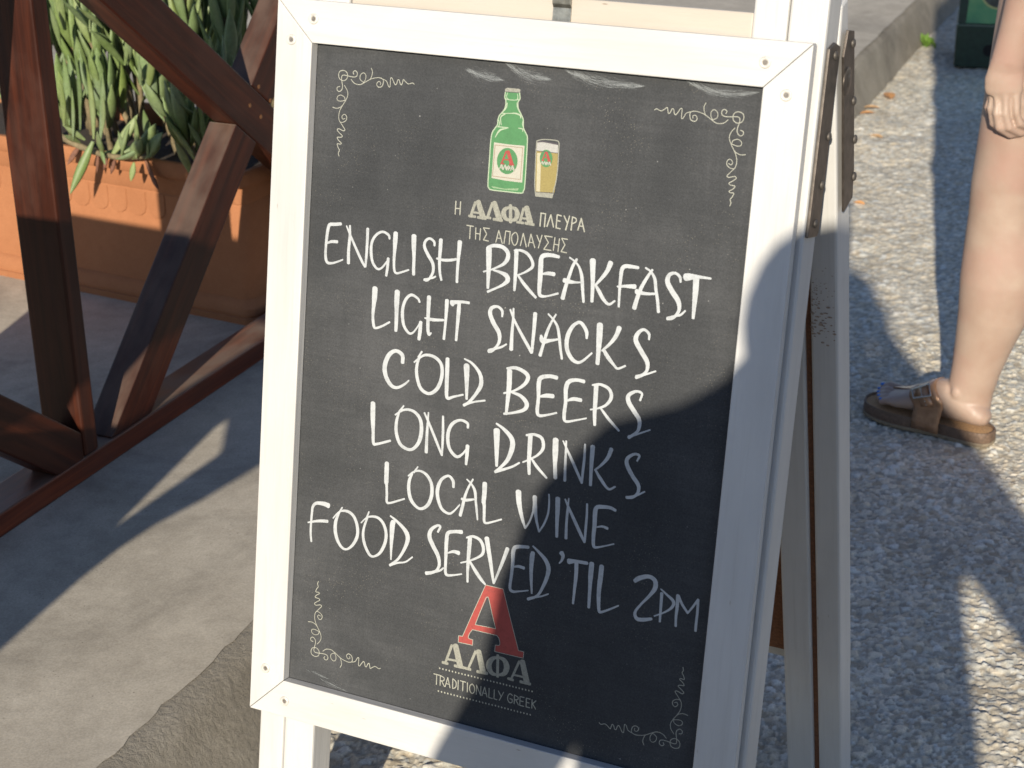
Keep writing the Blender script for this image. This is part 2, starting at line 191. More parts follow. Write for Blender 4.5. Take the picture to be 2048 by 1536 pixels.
STROKES={"ENGLISH BREAKFAST":[[876,6113,381,795,6098,409,728,6085,411,707,6018,411,698,5933,385,691,5801,330,697,5695,386,725,5645,358,786,5647,275,860,5675,219,924,5706,191],[705,5869,220,766,5895,356,840,5902,383],[996,6108,244,1002,5997,352,995,5818,408,1002,5677,436],[952,6099,190,997,6019,271,1080,5877,325,1169,5735,351,1221,5665,297],[1230,6102,402,1233,5968,376,1232,5814,350,1227,5666,270],[1519,6026,265,1503,6067,318,1428,6093,293,1351,6053,320,1296,5964,348,1290,5846,376,1317,5732,349,1382,5664,295,1441,5684,241,1496,5756,213,1524,5801,160],[1516,5800,372,1513,5699,373,1503,5601,320],[1594,6099,607,1593,6003,608,1593,5910,450,1592,5781,345,1604,5677,319,1636,5648,265,1707,5672,238,1787,5707,211],[1828,6098,654,1834,5988,602,1845,5850,420,1848,5734,420,1853,5664,421],[2093,6023,259,2083,6068,311,2026,6095,285,1976,6059,338,1968,5994,391,2019,5909,416,2083,5824,416,2096,5739,364,2068,5665,313,2026,5618,235,1987,5619,209],[1989,5625,262,2038,5641,209,2089,5656,234,2132,5680,182],[2168,6099,490,2168,5998,465,2168,5859,388,2181,5733,337,2206,5650,285],[2131,5883,233,2216,5877,335,2305,5889,334,2374,5908,282],[2405,6107,587,2404,6029,511,2400,5914,409,2398,5763,359,2402,5654,334],[2766,6084,718,2775,5968,690,2782,5813,519,2787,5643,347],[2751,6093,287,2827,6121,429,2928,6119,456,2996,6070,512,3001,5999,512,2957,5934,371,2875,5884,229,2805,5848,201,2721,5817,202],[2834,5852,201,2921,5838,344,3002,5810,571,3020,5761,571,2974,5709,372,2892,5658,259,2788,5601,289],[3100,6103,538,3106,5987,510,3110,5832,454,3111,5663,313],[3072,6099,170,3142,6111,282,3228,6088,366,3290,6025,365,3307,5957,365,3257,5904,282,3176,5854,198,3094,5819,171],[3143,5830,255,3213,5755,396,3289,5688,395,3372,5620,310],[3608,6100,360,3535,6107,444,3452,6099,502,3406,6067,531,3403,5976,616,3407,5835,589,3408,5705,478,3426,5650,421,3503,5654,224,3632,5703,250],[3421,5886,196,3496,5905,419,3569,5905,473],[3819,6103,302,3778,6021,358,3746,5908,386,3715,5788,443,3691,5658,528],[3735,6111,193,3801,6075,220,3853,6025,274,3893,5929,411,3915,5791,384,3938,5653,302],[3692,5856,554,3751,5851,497,3820,5852,275,3895,5862,165],[4005,6116,734,4016,5997,599,4028,5858,491,4035,5674,383],[4213,6119,620,4181,6026,486,4121,5935,380,4060,5856,245],[4060,5856,272,4107,5793,463,4168,5712,408,4233,5671,298,4297,5718,216],[4529,6109,345,4449,6110,427,4376,6103,455,4346,6062,456,4341,5966,403,4340,5839,323,4347,5662,270],[4312,5876,215,4402,5892,349,4511,5904,534],[4689,6109,264,4632,6007,371,4582,5899,426,4547,5780,480,4524,5673,535],[4611,6119,212,4671,6088,238,4724,6020,369,4748,5910,370,4779,5789,370,4800,5672,370],[4533,5854,587,4607,5846,399,4674,5849,318,4746,5860,264],[5015,6023,234,5001,6077,338,4945,6109,313,4883,6080,445,4871,6003,577,4932,5911,602,5007,5822,575,5028,5737,418,5002,5671,341,4960,5629,341,4906,5616,369],[4908,5621,342,4984,5655,236,5047,5677,261,5097,5729,208],[5066,6083,856,5110,6093,751,5200,6105,387,5342,6107,231],[5181,6096,723,5187,5973,672,5189,5824,518,5190,5664,338]],"LIGHT SNACKS":[[1365,5436,700,1366,5335,701,1361,5239,513,1358,5107,379,1376,5002,379,1404,4979,298,1483,5013,270,1580,5075,241],[1656,5439,691,1657,5318,666,1661,5224,533,1666,5082,481,1667,4987,401],[1949,5361,263,1923,5399,289,1842,5428,343,1779,5378,371,1743,5284,398,1740,5177,426,1767,5062,373,1832,4989,319,1884,4997,239,1939,5070,185,1973,5141,132],[1978,5135,448,1977,5035,475,1970,4936,423],[2065,5437,549,2066,5320,497,2070,5167,446,2077,5062,420,2094,5011,368,2121,5033,184],[2027,5190,184,2108,5185,393,2186,5191,339,2264,5202,286],[2293,5429,544,2294,5318,441,2292,5165,338,2285,4988,339],[2359,5409,775,2390,5423,490,2479,5441,334,2569,5443,333],[2448,5428,463,2447,5317,515,2443,5141,388,2440,4998,337],[2985,5349,230,2980,5414,345,2923,5452,317,2852,5428,433,2836,5360,521,2887,5261,550,2959,5166,520,2973,5076,405,2943,5005,319,2889,4949,407,2849,4936,408],[2853,4944,407,2930,4979,290,3000,5007,260,3062,5050,202],[3116,5460,228,3121,5336,315,3119,5178,401,3124,5000,489],[3078,5442,229,3132,5338,286,3222,5207,371,3310,5089,399,3373,5004,370],[3380,5443,508,3381,5297,453,3378,5152,397,3376,5007,341],[3628,5471,195,3576,5366,280,3537,5255,366,3506,5120,367,3477,4990,425],[3536,5462,196,3601,5409,252,3656,5339,335,3685,5239,363,3710,5113,336,3739,4993,280],[3470,5212,282,3495,5157,649,3586,5174,365,3675,5201,224],[4010,5264,276,4000,5340,440,3941,5415,414,3892,5420,359,3828,5359,444,3783,5241,529,3790,5112,502,3851,5017,501,3924,4983,361,3990,5014,277,4085,5113,220],[4149,5434,765,4155,5299,711,4158,5144,548,4159,5008,495],[4374,5436,595,4345,5342,488,4279,5241,354,4198,5157,219],[4218,5167,383,4272,5098,492,4347,5026,327,4398,4991,272,4482,5035,217],[4723,5362,240,4715,5424,320,4651,5459,320,4589,5405,482,4576,5326,564,4647,5222,563,4724,5119,535,4732,5031,375,4691,4972,349,4620,4935,458],[4614,4927,351,4691,4966,242,4756,4996,214,4832,5034,187]],"COLD BEERS":[[1777,4633,474,1767,4720,513,1680,4755,436,1595,4692,557,1549,4560,599,1571,4439,560,1647,4344,479,1727,4331,358,1813,4381,277,1872,4439,197],[1994,4747,274,1963,4628,392,1972,4505,432,2030,4373,432,2140,4330,391,2242,4409,467,2289,4558,465,2270,4695,425,2178,4764,388,2061,4767,312,1977,4709,235,1926,4661,196],[2016,4800,234,1976,4727,274],[2347,4769,501,2353,4604,540,2358,4464,503,2374,4322,426,2458,4349,270,2571,4391,230],[2590,4730,763,2603,4592,611,2619,4350,307],[2559,4803,191,2657,4767,304,2759,4670,455,2787,4553,531,2739,4440,419,2652,4320,345,2589,4271,346],[2598,4279,307,2709,4330,229,2848,4371,228],[3124,4756,671,3132,4593,635,3127,4419,487,3121,4262,338],[3093,4780,298,3199,4803,408,3313,4770,481,3354,4717,517,3314,4633,407,3201,4545,261,3074,4494,225],[3165,4521,261,3279,4497,409,3359,4425,556,3337,4352,446,3221,4297,299,3092,4260,263],[3697,4774,473,3606,4776,438,3508,4742,513,3487,4670,551,3496,4517,442,3494,4362,443,3525,4315,369,3624,4341,257,3727,4382,219],[3508,4528,221,3588,4553,476,3670,4561,511],[4021,4785,430,3931,4787,396,3844,4755,506,3815,4674,543,3824,4522,436,3819,4367,437,3846,4306,327,3970,4342,217,4084,4383,180],[3836,4538,218,3914,4571,434,4004,4573,432],[4166,4767,570,4172,4599,536,4175,4463,465,4188,4326,358],[4122,4763,214,4218,4784,320,4319,4750,389,4353,4664,425,4300,4570,320,4206,4516,214,4123,4488,179],[4242,4523,250,4340,4424,355,4474,4312,248],[4685,4687,244,4699,4764,278,4633,4778,314,4551,4722,456,4557,4648,561,4627,4559,525,4697,4470,490,4698,4369,385,4659,4312,316,4594,4258,388],[4593,4266,352,4703,4320,210,4828,4384,174]],"LONG DRINKS":[[1422,4094,647,1430,3929,648,1444,3768,446,1457,3625,407,1502,3619,325,1678,3691,282],[1774,4062,239,1743,3930,400,1752,3788,441,1820,3664,440,1951,3634,359,2044,3732,475,2073,3881,513,2044,4019,434,1950,4092,356,1832,4086,278,1722,4008,200],[1825,4133,199,1778,4062,279],[2149,4109,196,2147,3948,315,2148,3787,394,2152,3641,435],[2097,4097,236,2164,3987,314,2264,3808,353,2354,3642,274],[2337,4098,272,2349,3931,351,2354,3771,313,2356,3642,235],[2659,4022,308,2648,4073,346,2554,4092,309,2453,4021,427,2414,3889,467,2444,3743,429,2537,3662,389,2611,3702,271,2686,3814,193],[2671,3811,501,2671,3705,463,2668,3593,310],[3020,4055,833,3034,3878,645,3050,3648,342],[3008,4133,227,3106,4084,415,3207,3997,601,3225,3895,639,3180,3746,491,3103,3644,342,3036,3574,343],[3042,3579,381,3161,3633,303,3251,3680,264,3326,3735,225],[3434,4073,595,3438,3917,559,3440,3777,485,3455,3631,374],[3385,4065,261,3479,4090,334,3574,4064,407,3601,3964,407,3552,3877,297,3465,3808,224,3367,3750,187],[3464,3817,261,3546,3727,372,3670,3625,259],[3742,4077,734,3750,3940,698,3758,3802,515,3775,3645,480],[3869,4086,219,3877,3911,293,3883,3774,330,3891,3636,367],[3833,4080,183,3903,3968,292,3998,3813,364,4095,3649,291],[4095,4090,217,4100,3936,326,4096,3779,327,4095,3649,255],[4186,4081,576,4188,3918,505,4192,3780,398,4198,3643,362],[4406,4092,499,4371,3986,429,4299,3887,287,4233,3823,216],[4242,3824,252,4313,3734,396,4411,3641,287,4488,3682,214],[4714,4016,211,4734,4080,281,4672,4085,317,4599,4020,425,4606,3945,496,4678,3839,495,4753,3751,459,4756,3666,353,4700,3603,319,4630,3589,356],[4630,3586,320,4733,3627,248,4833,3693,176]],"LOCAL WINE":[[1649,3415,600,1652,3304,601,1656,3186,576,1662,3152,367,1672,3047,341,1678,2953,341,1720,2947,262,1821,2993,235,1907,3034,208],[1991,3356,232,1956,3267,413,1956,3150,466,2000,3029,466,2107,2956,335,2206,3011,437,2255,3138,460,2245,3276,434,2181,3369,383,2090,3405,282,2002,3376,206,1939,3317,181],[2055,3448,180,2009,3372,257],[2528,3296,328,2516,3370,403,2456,3416,303,2372,3359,380,2329,3246,484,2338,3131,459,2396,3013,382,2488,2973,305,2548,3009,228,2623,3105,176],[2767,3435,224,2719,3333,275,2683,3222,351,2661,3101,403,2638,2980,404],[2691,3421,175,2753,3375,250,2802,3303,374,2823,3180,324,2844,3068,300,2860,2973,200],[2643,3179,327,2699,3176,376,2797,3204,225],[2919,3416,594,2923,3304,595,2921,3200,547,2932,3155,423,2938,3064,373,2946,2973,349,2977,2958,274,3066,2995,223,3158,3039,197],[3342,3401,728,3354,3305,672,3375,3217,561,3412,3105,421,3459,2996,252],[3459,2996,224,3504,3084,223,3537,3197,278,3550,3291,472,3546,3382,555],[3543,3375,527,3559,3267,500,3584,3127,362,3630,2989,223],[3630,2989,195,3684,3095,249,3721,3221,249,3724,3352,220,3714,3444,193],[3824,3417,603,3832,3295,577,3838,3139,440,3849,2977,359],[3955,3443,163,3953,3319,300,3952,3163,328,3961,2981,384],[3913,3426,191,3965,3335,327,4044,3207,409,4123,3080,408,4186,2982,299],[4178,3423,243,4186,3288,298,4186,3132,325,4188,2983,245],[4516,3417,346,4454,3435,400,4361,3427,455,4296,3407,484,4281,3346,538,4287,3205,512,4286,3075,459,4295,2972,406,4324,2952,297,4415,2984,188,4533,3035,161],[4316,3185,162,4381,3205,269,4443,3195,348]],"FOOD SERVED TIL 2PM":[[897,2750,680,829,2760,545,729,2746,411,684,2695,357,675,2608,330,670,2485,303,671,2363,304,686,2261,276],[627,2486,193,720,2519,302,807,2542,383,895,2555,409],[1048,2695,270,1008,2578,434,1008,2457,489,1048,2343,435,1113,2271,353,1180,2267,271,1256,2338,378,1309,2458,430,1302,2578,429,1249,2687,402,1167,2731,377,1074,2719,243,1010,2663,190,970,2609,163],[1087,2766,189,1042,2682,271],[1433,2713,266,1395,2585,321,1388,2475,375,1422,2361,402,1487,2265,374,1547,2254,267,1629,2320,372,1686,2452,423,1692,2574,422,1646,2684,396,1563,2739,344,1459,2727,239,1396,2681,187,1352,2630,160],[1449,2785,186,1421,2698,266],[1780,2729,630,1770,2685,709,1770,2530,527,1772,2398,343,1777,2267,211],[1737,2792,210,1804,2758,314,1906,2689,470,1969,2619,600,1981,2538,548,1937,2409,393,1867,2286,316,1768,2192,318],[1768,2195,318,1870,2244,237,1972,2278,210,2060,2357,183],[2366,2725,256,2393,2795,307,2348,2798,307,2276,2730,463,2263,2644,567,2315,2548,566,2386,2444,514,2412,2343,412,2385,2266,335,2324,2223,388,2249,2198,467],[2249,2198,389,2349,2234,284,2424,2268,257,2469,2310,205],[2671,2788,506,2578,2774,406,2498,2740,459,2485,2655,510,2488,2525,460,2492,2384,384,2498,2266,385,2528,2235,333,2615,2256,230,2708,2288,178],[2509,2500,153,2583,2534,382,2652,2531,533],[2781,2740,554,2780,2623,530,2779,2469,455,2781,2328,355,2789,2211,279],[2738,2734,227,2817,2765,327,2906,2743,401,2955,2671,425,2955,2589,376,2897,2530,277,2789,2465,228,2686,2420,178],[2795,2467,253,2872,2371,454,2953,2283,428,3013,2231,251],[2993,2780,631,3024,2652,574,3064,2499,488,3097,2357,374,3121,2267,288],[3121,2267,230,3165,2399,315,3216,2558,428,3261,2712,511],[3515,2782,393,3446,2774,394,3357,2749,480,3333,2690,510,3337,2557,454,3332,2408,398,3325,2258,371,3363,2222,342,3446,2242,199,3554,2276,169],[3347,2512,170,3409,2532,340,3480,2528,395],[3575,2728,560,3569,2674,617,3571,2527,478,3582,2396,366,3600,2252,226],[3569,2807,196,3643,2756,335,3732,2682,501,3778,2599,557,3775,2505,502,3737,2376,392,3671,2241,309,3564,2177,368],[3558,2173,368,3645,2215,253,3727,2247,196,3804,2291,168],[3922,2802,607,3943,2767,441,3930,2711,276,3905,2677,166],[4018,2723,687,4098,2740,438,4240,2749,381],[4111,2723,493,4119,2580,466,4114,2407,358,4111,2247,276],[4294,2756,625,4293,2618,599,4297,2461,437,4303,2243,356],[4413,2749,594,4410,2617,596,4405,2471,543,4412,2341,463,4426,2238,381,4450,2220,299,4534,2266,244,4651,2342,189],[4815,2667,479,4866,2711,557,4968,2752,475,5043,2723,526,5057,2642,553,5002,2539,370,4908,2413,266,4851,2309,347,4878,2243,454,4950,2246,453,5047,2278,345],[5138,2595,394,5141,2479,342,5146,2269,264],[5123,2641,157,5193,2595,262,5277,2536,392,5273,2470,340,5200,2395,210,5076,2317,159],[5324,2611,443,5328,2483,391,5326,2365,314,5333,2260,288],[5328,2612,338,5383,2521,312,5455,2440,286],[5455,2440,208,5505,2523,259,5556,2618,258],[5556,2614,335,5562,2471,310,5561,2355,311,5562,2258,311]],"slogan":[[2324,6549,131,2324,6406,131],[2382,6549,131,2383,6406,131],[2323,6470,116,2383,6474,116],[3360,6543,139,3358,6403,153],[3354,6545,125,3416,6545,125],[3413,6545,139,3411,6404,153],[3476,6542,138,3441,6411,153],[3476,6542,138,3518,6414,152],[3551,6549,138,3549,6409,152],[3551,6552,138,3600,6545,138],[3550,6488,124,3591,6487,124],[3549,6409,124,3598,6405,138],[3631,6549,137,3675,6479,137],[3695,6557,137,3679,6479,137,3663,6401,151],[3730,6549,137,3726,6407,151],[3728,6549,137,3770,6539,137,3775,6504,137,3726,6473,123],[3833,6549,136,3804,6417,150],[3833,6549,136,3882,6410,150],[3813,6465,123,3864,6462,123],[2477,6301,116,2560,6299,116],[2521,6300,116,2523,6157,116],[2590,6287,115,2595,6160,116],[2648,6286,115,2647,6160,115],[2592,6227,101,2648,6225,101],[2757,6300,115,2683,6299,115],[2683,6299,115,2728,6236,115],[2728,6236,115,2693,6166,115],[2693,6166,115,2754,6161,115],[2870,6293,114,2844,6160,114],[2870,6293,114,2923,6157,114],[2855,6207,100,2905,6211,100],[2955,6297,114,2944,6160,114],[2952,6299,114,3012,6298,113],[3009,6298,113,3008,6160,114],[3068,6299,113,3036,6263,113,3036,6205,113,3065,6159,113,3095,6174,113,3107,6240,113,3090,6289,113,3068,6299,113],[3167,6299,113,3143,6161,113],[3167,6299,113,3214,6157,113],[3258,6304,112,3237,6167,112],[3258,6304,112,3316,6162,112],[3247,6213,98,3297,6213,98],[3329,6301,112,3366,6235,112],[3391,6309,111,3358,6163,112],[3514,6305,111,3422,6306,111],[3422,6306,111,3473,6240,111],[3473,6240,111,3424,6159,112],[3424,6159,112,3511,6158,111],[3544,6303,111,3536,6161,111],[3598,6297,110,3592,6156,111],[3539,6232,97,3595,6227,97],[3694,6303,110,3625,6305,110],[3625,6305,110,3668,6240,110],[3668,6240,110,3629,6161,111],[3629,6161,111,3695,6157,110]],"wordmark_top":[[2562,6565,317,2519,6408,347],[2597,6575,632,2668,6413,689],[2534,6454,231,2639,6454,230],[2496,6407,289,2574,6408,288],[2606,6406,317,2703,6405,315],[2769,6581,314,2724,6420,344],[2793,6586,655,2867,6420,711],[2697,6417,287,2760,6417,286],[2798,6409,314,2903,6407,313],[2990,6565,198,2929,6535,453,2914,6485,596,2944,6434,454,3002,6419,198],[2990,6565,198,3055,6550,451,3078,6499,592,3060,6442,451,3002,6419,198],[2989,6584,395,3006,6403,396],[3148,6569,281,3115,6414,310],[3183,6583,644,3238,6427,700],[3126,6463,225,3217,6463,224],[3082,6414,282,3158,6412,281],[3183,6414,309,3284,6411,307]],"wordmark_bottom":[[2644,1398,338,2576,1170,292],[2691,1405,723,2770,1168,772],[2599,1217,267,2733,1223,265],[2538,1161,341,2605,1162,340],[2699,1158,363,2821,1162,361],[2953,1396,334,2879,1175,288],[2992,1406,690,3066,1176,762],[2838,1162,337,2904,1162,336],[2994,1158,382,3120,1167,380],[3237,1397,236,3164,1349,544,3132,1265,735,3177,1186,545,3254,1177,236],[3237,1397,236,3320,1378,540,3360,1304,728,3335,1216,542,3254,1177,236],[3237,1416,353,3255,1158,355],[3512,1408,303,3429,1175,258],[3550,1417,674,3625,1182,722],[3459,1231,234,3588,1233,233],[3390,1169,329,3453,1166,328],[3545,1169,350,3668,1170,349]],"dotted_line":[[2505,1079,220,2508,1079,220],[2548,1079,219,2550,1079,219],[2590,1079,219,2592,1079,219],[2632,1080,219,2634,1080,219],[2674,1080,218,2676,1080,218],[2716,1080,218,2718,1080,218],[2757,1080,218,2760,1080,217],[2799,1081,217,2801,1082,217],[2840,1081,217,2842,1081,217],[2881,1081,216,2884,1081,216],[2923,1081,216,2925,1081,216],[2964,1082,216,2967,1082,216],[3006,1082,215,3008,1082,215],[3047,1082,215,3049,1082,215],[3088,1082,215,3091,1082,215],[3130,1083,214,3132,1084,214],[3171,1083,214,3173,1084,214],[3212,1083,213,3214,1084,213],[3253,1083,213,3255,1084,213],[3294,1084,213,3296,1085,213],[3335,1084,212,3337,1085,212],[3375,1084,212,3378,1085,212],[3415,1084,212,3417,1085,212],[3456,1085,211,3458,1086,211],[3496,1085,211,3499,1086,211],[3537,1085,211,3539,1086,211],[3577,1085,210,3580,1086,210],[3618,1086,210,3620,1087,210],[3658,1086,210,3660,1087,210],[3698,1086,209,3701,1087,209],[2507,793,221,2510,793,221],[2550,793,220,2552,794,220],[2592,793,220,2594,794,220],[2633,793,220,2635,794,220],[2675,793,219,2677,794,219],[2717,794,219,2719,794,219],[2759,794,219,2761,795,218],[2800,794,218,2802,794,218],[2842,794,218,2844,795,218],[2883,794,217,2886,795,217],[2925,795,217,2927,795,217],[2966,795,217,2968,795,217],[3007,795,216,3009,795,216],[3049,795,216,3051,796,216],[3090,795,216,3092,796,216],[3130,796,215,3132,797,215],[3171,797,215,3174,797,215],[3213,797,214,3215,798,214],[3254,797,214,3256,798,214],[3294,797,214,3296,798,214],[3335,797,213,3337,798,213],[3376,798,213,3378,798,213],[3417,798,213,3419,798,213],[3456,798,212,3459,798,212],[3497,798,212,3499,799,212],[3538,798,212,3540,799,212],[3578,799,211,3581,799,211],[3618,799,211,3620,799,211],[3658,799,211,3661,799,211],[3699,799,210,3701,800,210]],"tagline":[[2434,992,110,2510,992,110],[2473,993,110,2477,868,110],[2526,869,110,2521,992,110],[2521,992,110,2568,977,110,2574,955,110,2564,936,110,2523,927,110],[2541,931,110,2584,869,110],[2593,870,110,2620,991,110],[2620,991,110,2659,871,110],[2604,911,110,2644,912,110],[2687,992,109,2692,871,109],[2687,992,109,2724,968,109,2735,932,109,2727,893,109,2692,871,109],[2757,991,109,2761,872,109],[2783,991,109,2855,991,108],[2819,991,109,2824,873,109],[2878,990,108,2884,873,109],[2940,991,108,2913,961,108,2913,909,108,2944,874,108,2974,904,108,2970,962,108,2940,991,108],[3002,874,108,2997,990,108],[2997,990,108,3059,875,108],[3059,875,108,3054,990,108],[3073,875,108,3101,990,107],[3101,990,107,3141,876,107],[3085,914,108,3126,915,107],[3159,990,107,3164,877,107],[3164,877,107,3211,877,107],[3226,989,107,3231,878,107],[3231,878,107,3270,878,107],[3278,989,107,3315,934,107],[3346,989,106,3300,878,107],[3459,976,106,3427,989,106,3403,956,106,3405,910,106,3432,880,106,3461,896,106,3460,929,106],[3430,929,106,3460,929,106],[3489,881,106,3484,989,106],[3484,989,106,3528,975,106,3534,956,106,3525,941,106,3486,932,106],[3504,935,106,3544,881,106],[3608,989,105,3556,988,105],[3556,988,105,3561,881,106],[3559,937,105,3601,937,105],[3561,881,106,3613,882,105],[3683,987,105,3635,987,105],[3635,987,105,3640,882,105],[3638,938,105,3676,937,105],[3640,882,105,3688,883,105],[3708,988,105,3713,884,105],[3758,987,105,3710,930,105],[3717,941,105,3763,884,105]],"big_letter_outline":[[3021,2225,70,3133,2224,70,3244,2225,70],[3244,2225,70,3352,1919,70,3492,1536,70],[3492,1536,70,3559,1536,70],[3559,1536,70,3559,1458,70],[3559,1458,70,3195,1454,71],[3195,1454,71,3197,1533,71],[3197,1533,71,3246,1543,71,3253,1574,70,3238,1621,70,3211,1653,70],[3211,1653,70,2895,1652,71],[2895,1652,71,2863,1600,72,2849,1546,72,2868,1533,72,2907,1531,72],[2907,1531,72,2909,1462,72],[2909,1462,72,2723,1456,72],[2723,1456,72,2722,1536,72],[2722,1536,72,2773,1541,72],[2773,1541,72,2885,1856,71,3021,2225,70],[3050,2082,70,3070,2074,70,3128,1901,70,3187,1731,70],[3187,1731,70,2925,1720,71],[2925,1720,71,2977,1888,71,3036,2068,71,3050,2082,70]],"bottle_outline":[[2832,7788,126,2831,7731,126,2847,7695,126,2843,7626,126,2819,7580,126,2780,7532,126,2767,7480,127,2766,7436,127,2741,7396,127,2710,7342,127,2699,7252,127,2699,7023,128,2700,6793,128,2713,6744,128,2751,6725,128,2921,6727,127,3104,6732,126,3132,6761,126,3142,6820,126,3139,7136,125,3133,7324,125,3115,7372,125,3078,7431,125,3068,7517,125,3036,7576,125,3000,7635,125,2991,7697,125,3012,7736,125,3002,7795,125],[2843,7720,84,2871,7713,84,2955,7716,83,2999,7729,83],[2859,7784,84,2852,7740,84,2874,7717,84],[2977,7785,83,2986,7746,83,2976,7720,83],[2863,7678,112,2861,7634,112,2836,7592,112],[2979,7690,70,2989,7641,70,3018,7593,69],[2799,7559,84,2911,7570,84,2966,7576,139,3026,7563,167,3039,7533,111],[2848,7558,140,2802,7522,140,2803,7472,112,2815,7435,84],[2780,7482,98,2792,7439,98,2771,7409,99],[3064,7504,69,3061,7467,69,3078,7437,69],[2782,7413,113,2895,7414,112],[3018,7422,84,3065,7419,111,3073,7393,83],[2888,7409,56,2799,7377,197,2749,7296,85]],"glass_outline":[[3247,7311,111,3319,7333,110,3463,7339,109,3505,7319,109,3509,7239,109,3514,7064,110,3505,6900,110,3489,6823,110,3474,6727,110],[3474,6727,110,3280,6722,111],[3280,6722,111,3261,6834,111,3252,7010,111,3246,7185,111,3247,7311,111]],"glass_rim":[[3256,7299,110,3321,7311,138,3487,7301,137],[3250,7206,69,3503,7207,68],[3280,6766,56,3490,6777,55]],"label_border":[[2755,7214,57,3086,7220,56],[3086,7220,56,3085,6877,56],[3085,6877,56,2750,6876,57],[2750,6876,57,2755,7214,57]],"emblem_letter":[[2894,7161,193,2849,7025,193],[2916,7160,413,2971,7029,441],[2868,7071,138,2945,7073,138],[2840,7024,167,2877,7024,166],[2946,7026,193,2996,7024,192],[3357,7202,127,3329,7112,127],[3372,7201,272,3409,7115,290],[3341,7143,91,3392,7144,91],[3322,7112,109,3347,7111,109],[3392,7113,127,3425,7111,126]],"emblem_word":[[2848,7010,110,2829,6961,110],[2851,7011,193,2874,6963,193],[2834,6976,83,2861,6977,83],[2892,7010,110,2876,6961,110],[2895,7011,193,2918,6963,193],[2937,7005,83,2922,6989,166,2939,6971,83],[2937,7005,83,2955,6990,166,2939,6971,83],[2936,7013,110,2940,6961,110],[2980,7013,109,2965,6961,110],[2983,7013,192,3006,6964,192],[2969,6979,83,2997,6977,83],[3328,7102,73,3316,7069,73],[3329,7102,127,3345,7071,127],[3318,7080,55,3337,7080,55],[3357,7102,73,3347,7070,73],[3359,7102,127,3374,7071,127],[3386,7099,55,3376,7088,109,3388,7076,55],[3386,7099,55,3398,7089,109,3388,7076,55],[3386,7104,73,3389,7069,73],[3415,7104,73,3405,7069,73],[3417,7104,127,3432,7071,127],[3408,7081,55,3426,7080,55]]}
FLOURISH=[[946,7808,83,936,7831,83,963,7849,83,990,7828,83,984,7792,83,948,7778,83,883,7782,84,818,7788,84,792,7770,84,795,7723,84,808,7668,84,803,7628,84,772,7601,84,742,7614,84,742,7646,84,774,7657,84],[869,7785,84,853,7823,84,810,7839,84,764,7823,84,751,7782,84,769,7740,84,817,7725,84,857,7748,84,869,7785,84],[915,7748,83,961,7710,83,1027,7701,83,1081,7725,74,1161,7772,73,1215,7791,73,1278,7800,82,1325,7783,82,1327,7740,82,1311,7707,91,1271,7696,91,1246,7725,82,1267,7758,73,1295,7749,73,1292,7725,73],[1080,7729,74,1032,7760,74,1034,7808,74,1070,7835,74,1101,7814,74,1101,7767,74,1076,7725,74],[1167,7895,82,1185,7853,73,1173,7797,73,1156,7768,64],[1329,7788,73,1371,7768,73,1397,7719,82,1416,7713,82,1418,7757,73,1419,7808,82,1437,7809,82,1457,7776,82,1482,7743,100,1499,7756,90,1510,7796,81,1528,7798,81,1544,7760,99,1563,7750,99,1574,7787,81,1582,7807,81,1615,7783,81,1648,7766,81,1696,7782,81,1719,7769,81],[833,7675,74,874,7619,74,882,7564,74,857,7506,75,819,7446,75,789,7387,75,779,7322,75,796,7267,75,838,7264,75,879,7292,84,881,7332,84,852,7355,75,821,7326,75,836,7299,75,864,7310,65],[852,7509,75,841,7544,75,793,7563,75,752,7543,75,750,7507,75,788,7495,75,852,7509,75],[694,7418,85,746,7411,75,796,7428,75,814,7445,65],[796,7267,75,831,7227,75,867,7182,84,844,7169,84,787,7186,85,767,7168,85,799,7139,85,838,7111,84,820,7093,85,773,7088,94,789,7057,85,828,7029,85,815,7015,85,777,7015,85,789,6976,85,808,6946,85,797,6912,85,806,6879,85]]
FCENTRES=[[0.081, 0.7781], [0.5462, 0.7782], [0.0814, 0.0879], [0.5457, 0.091]]
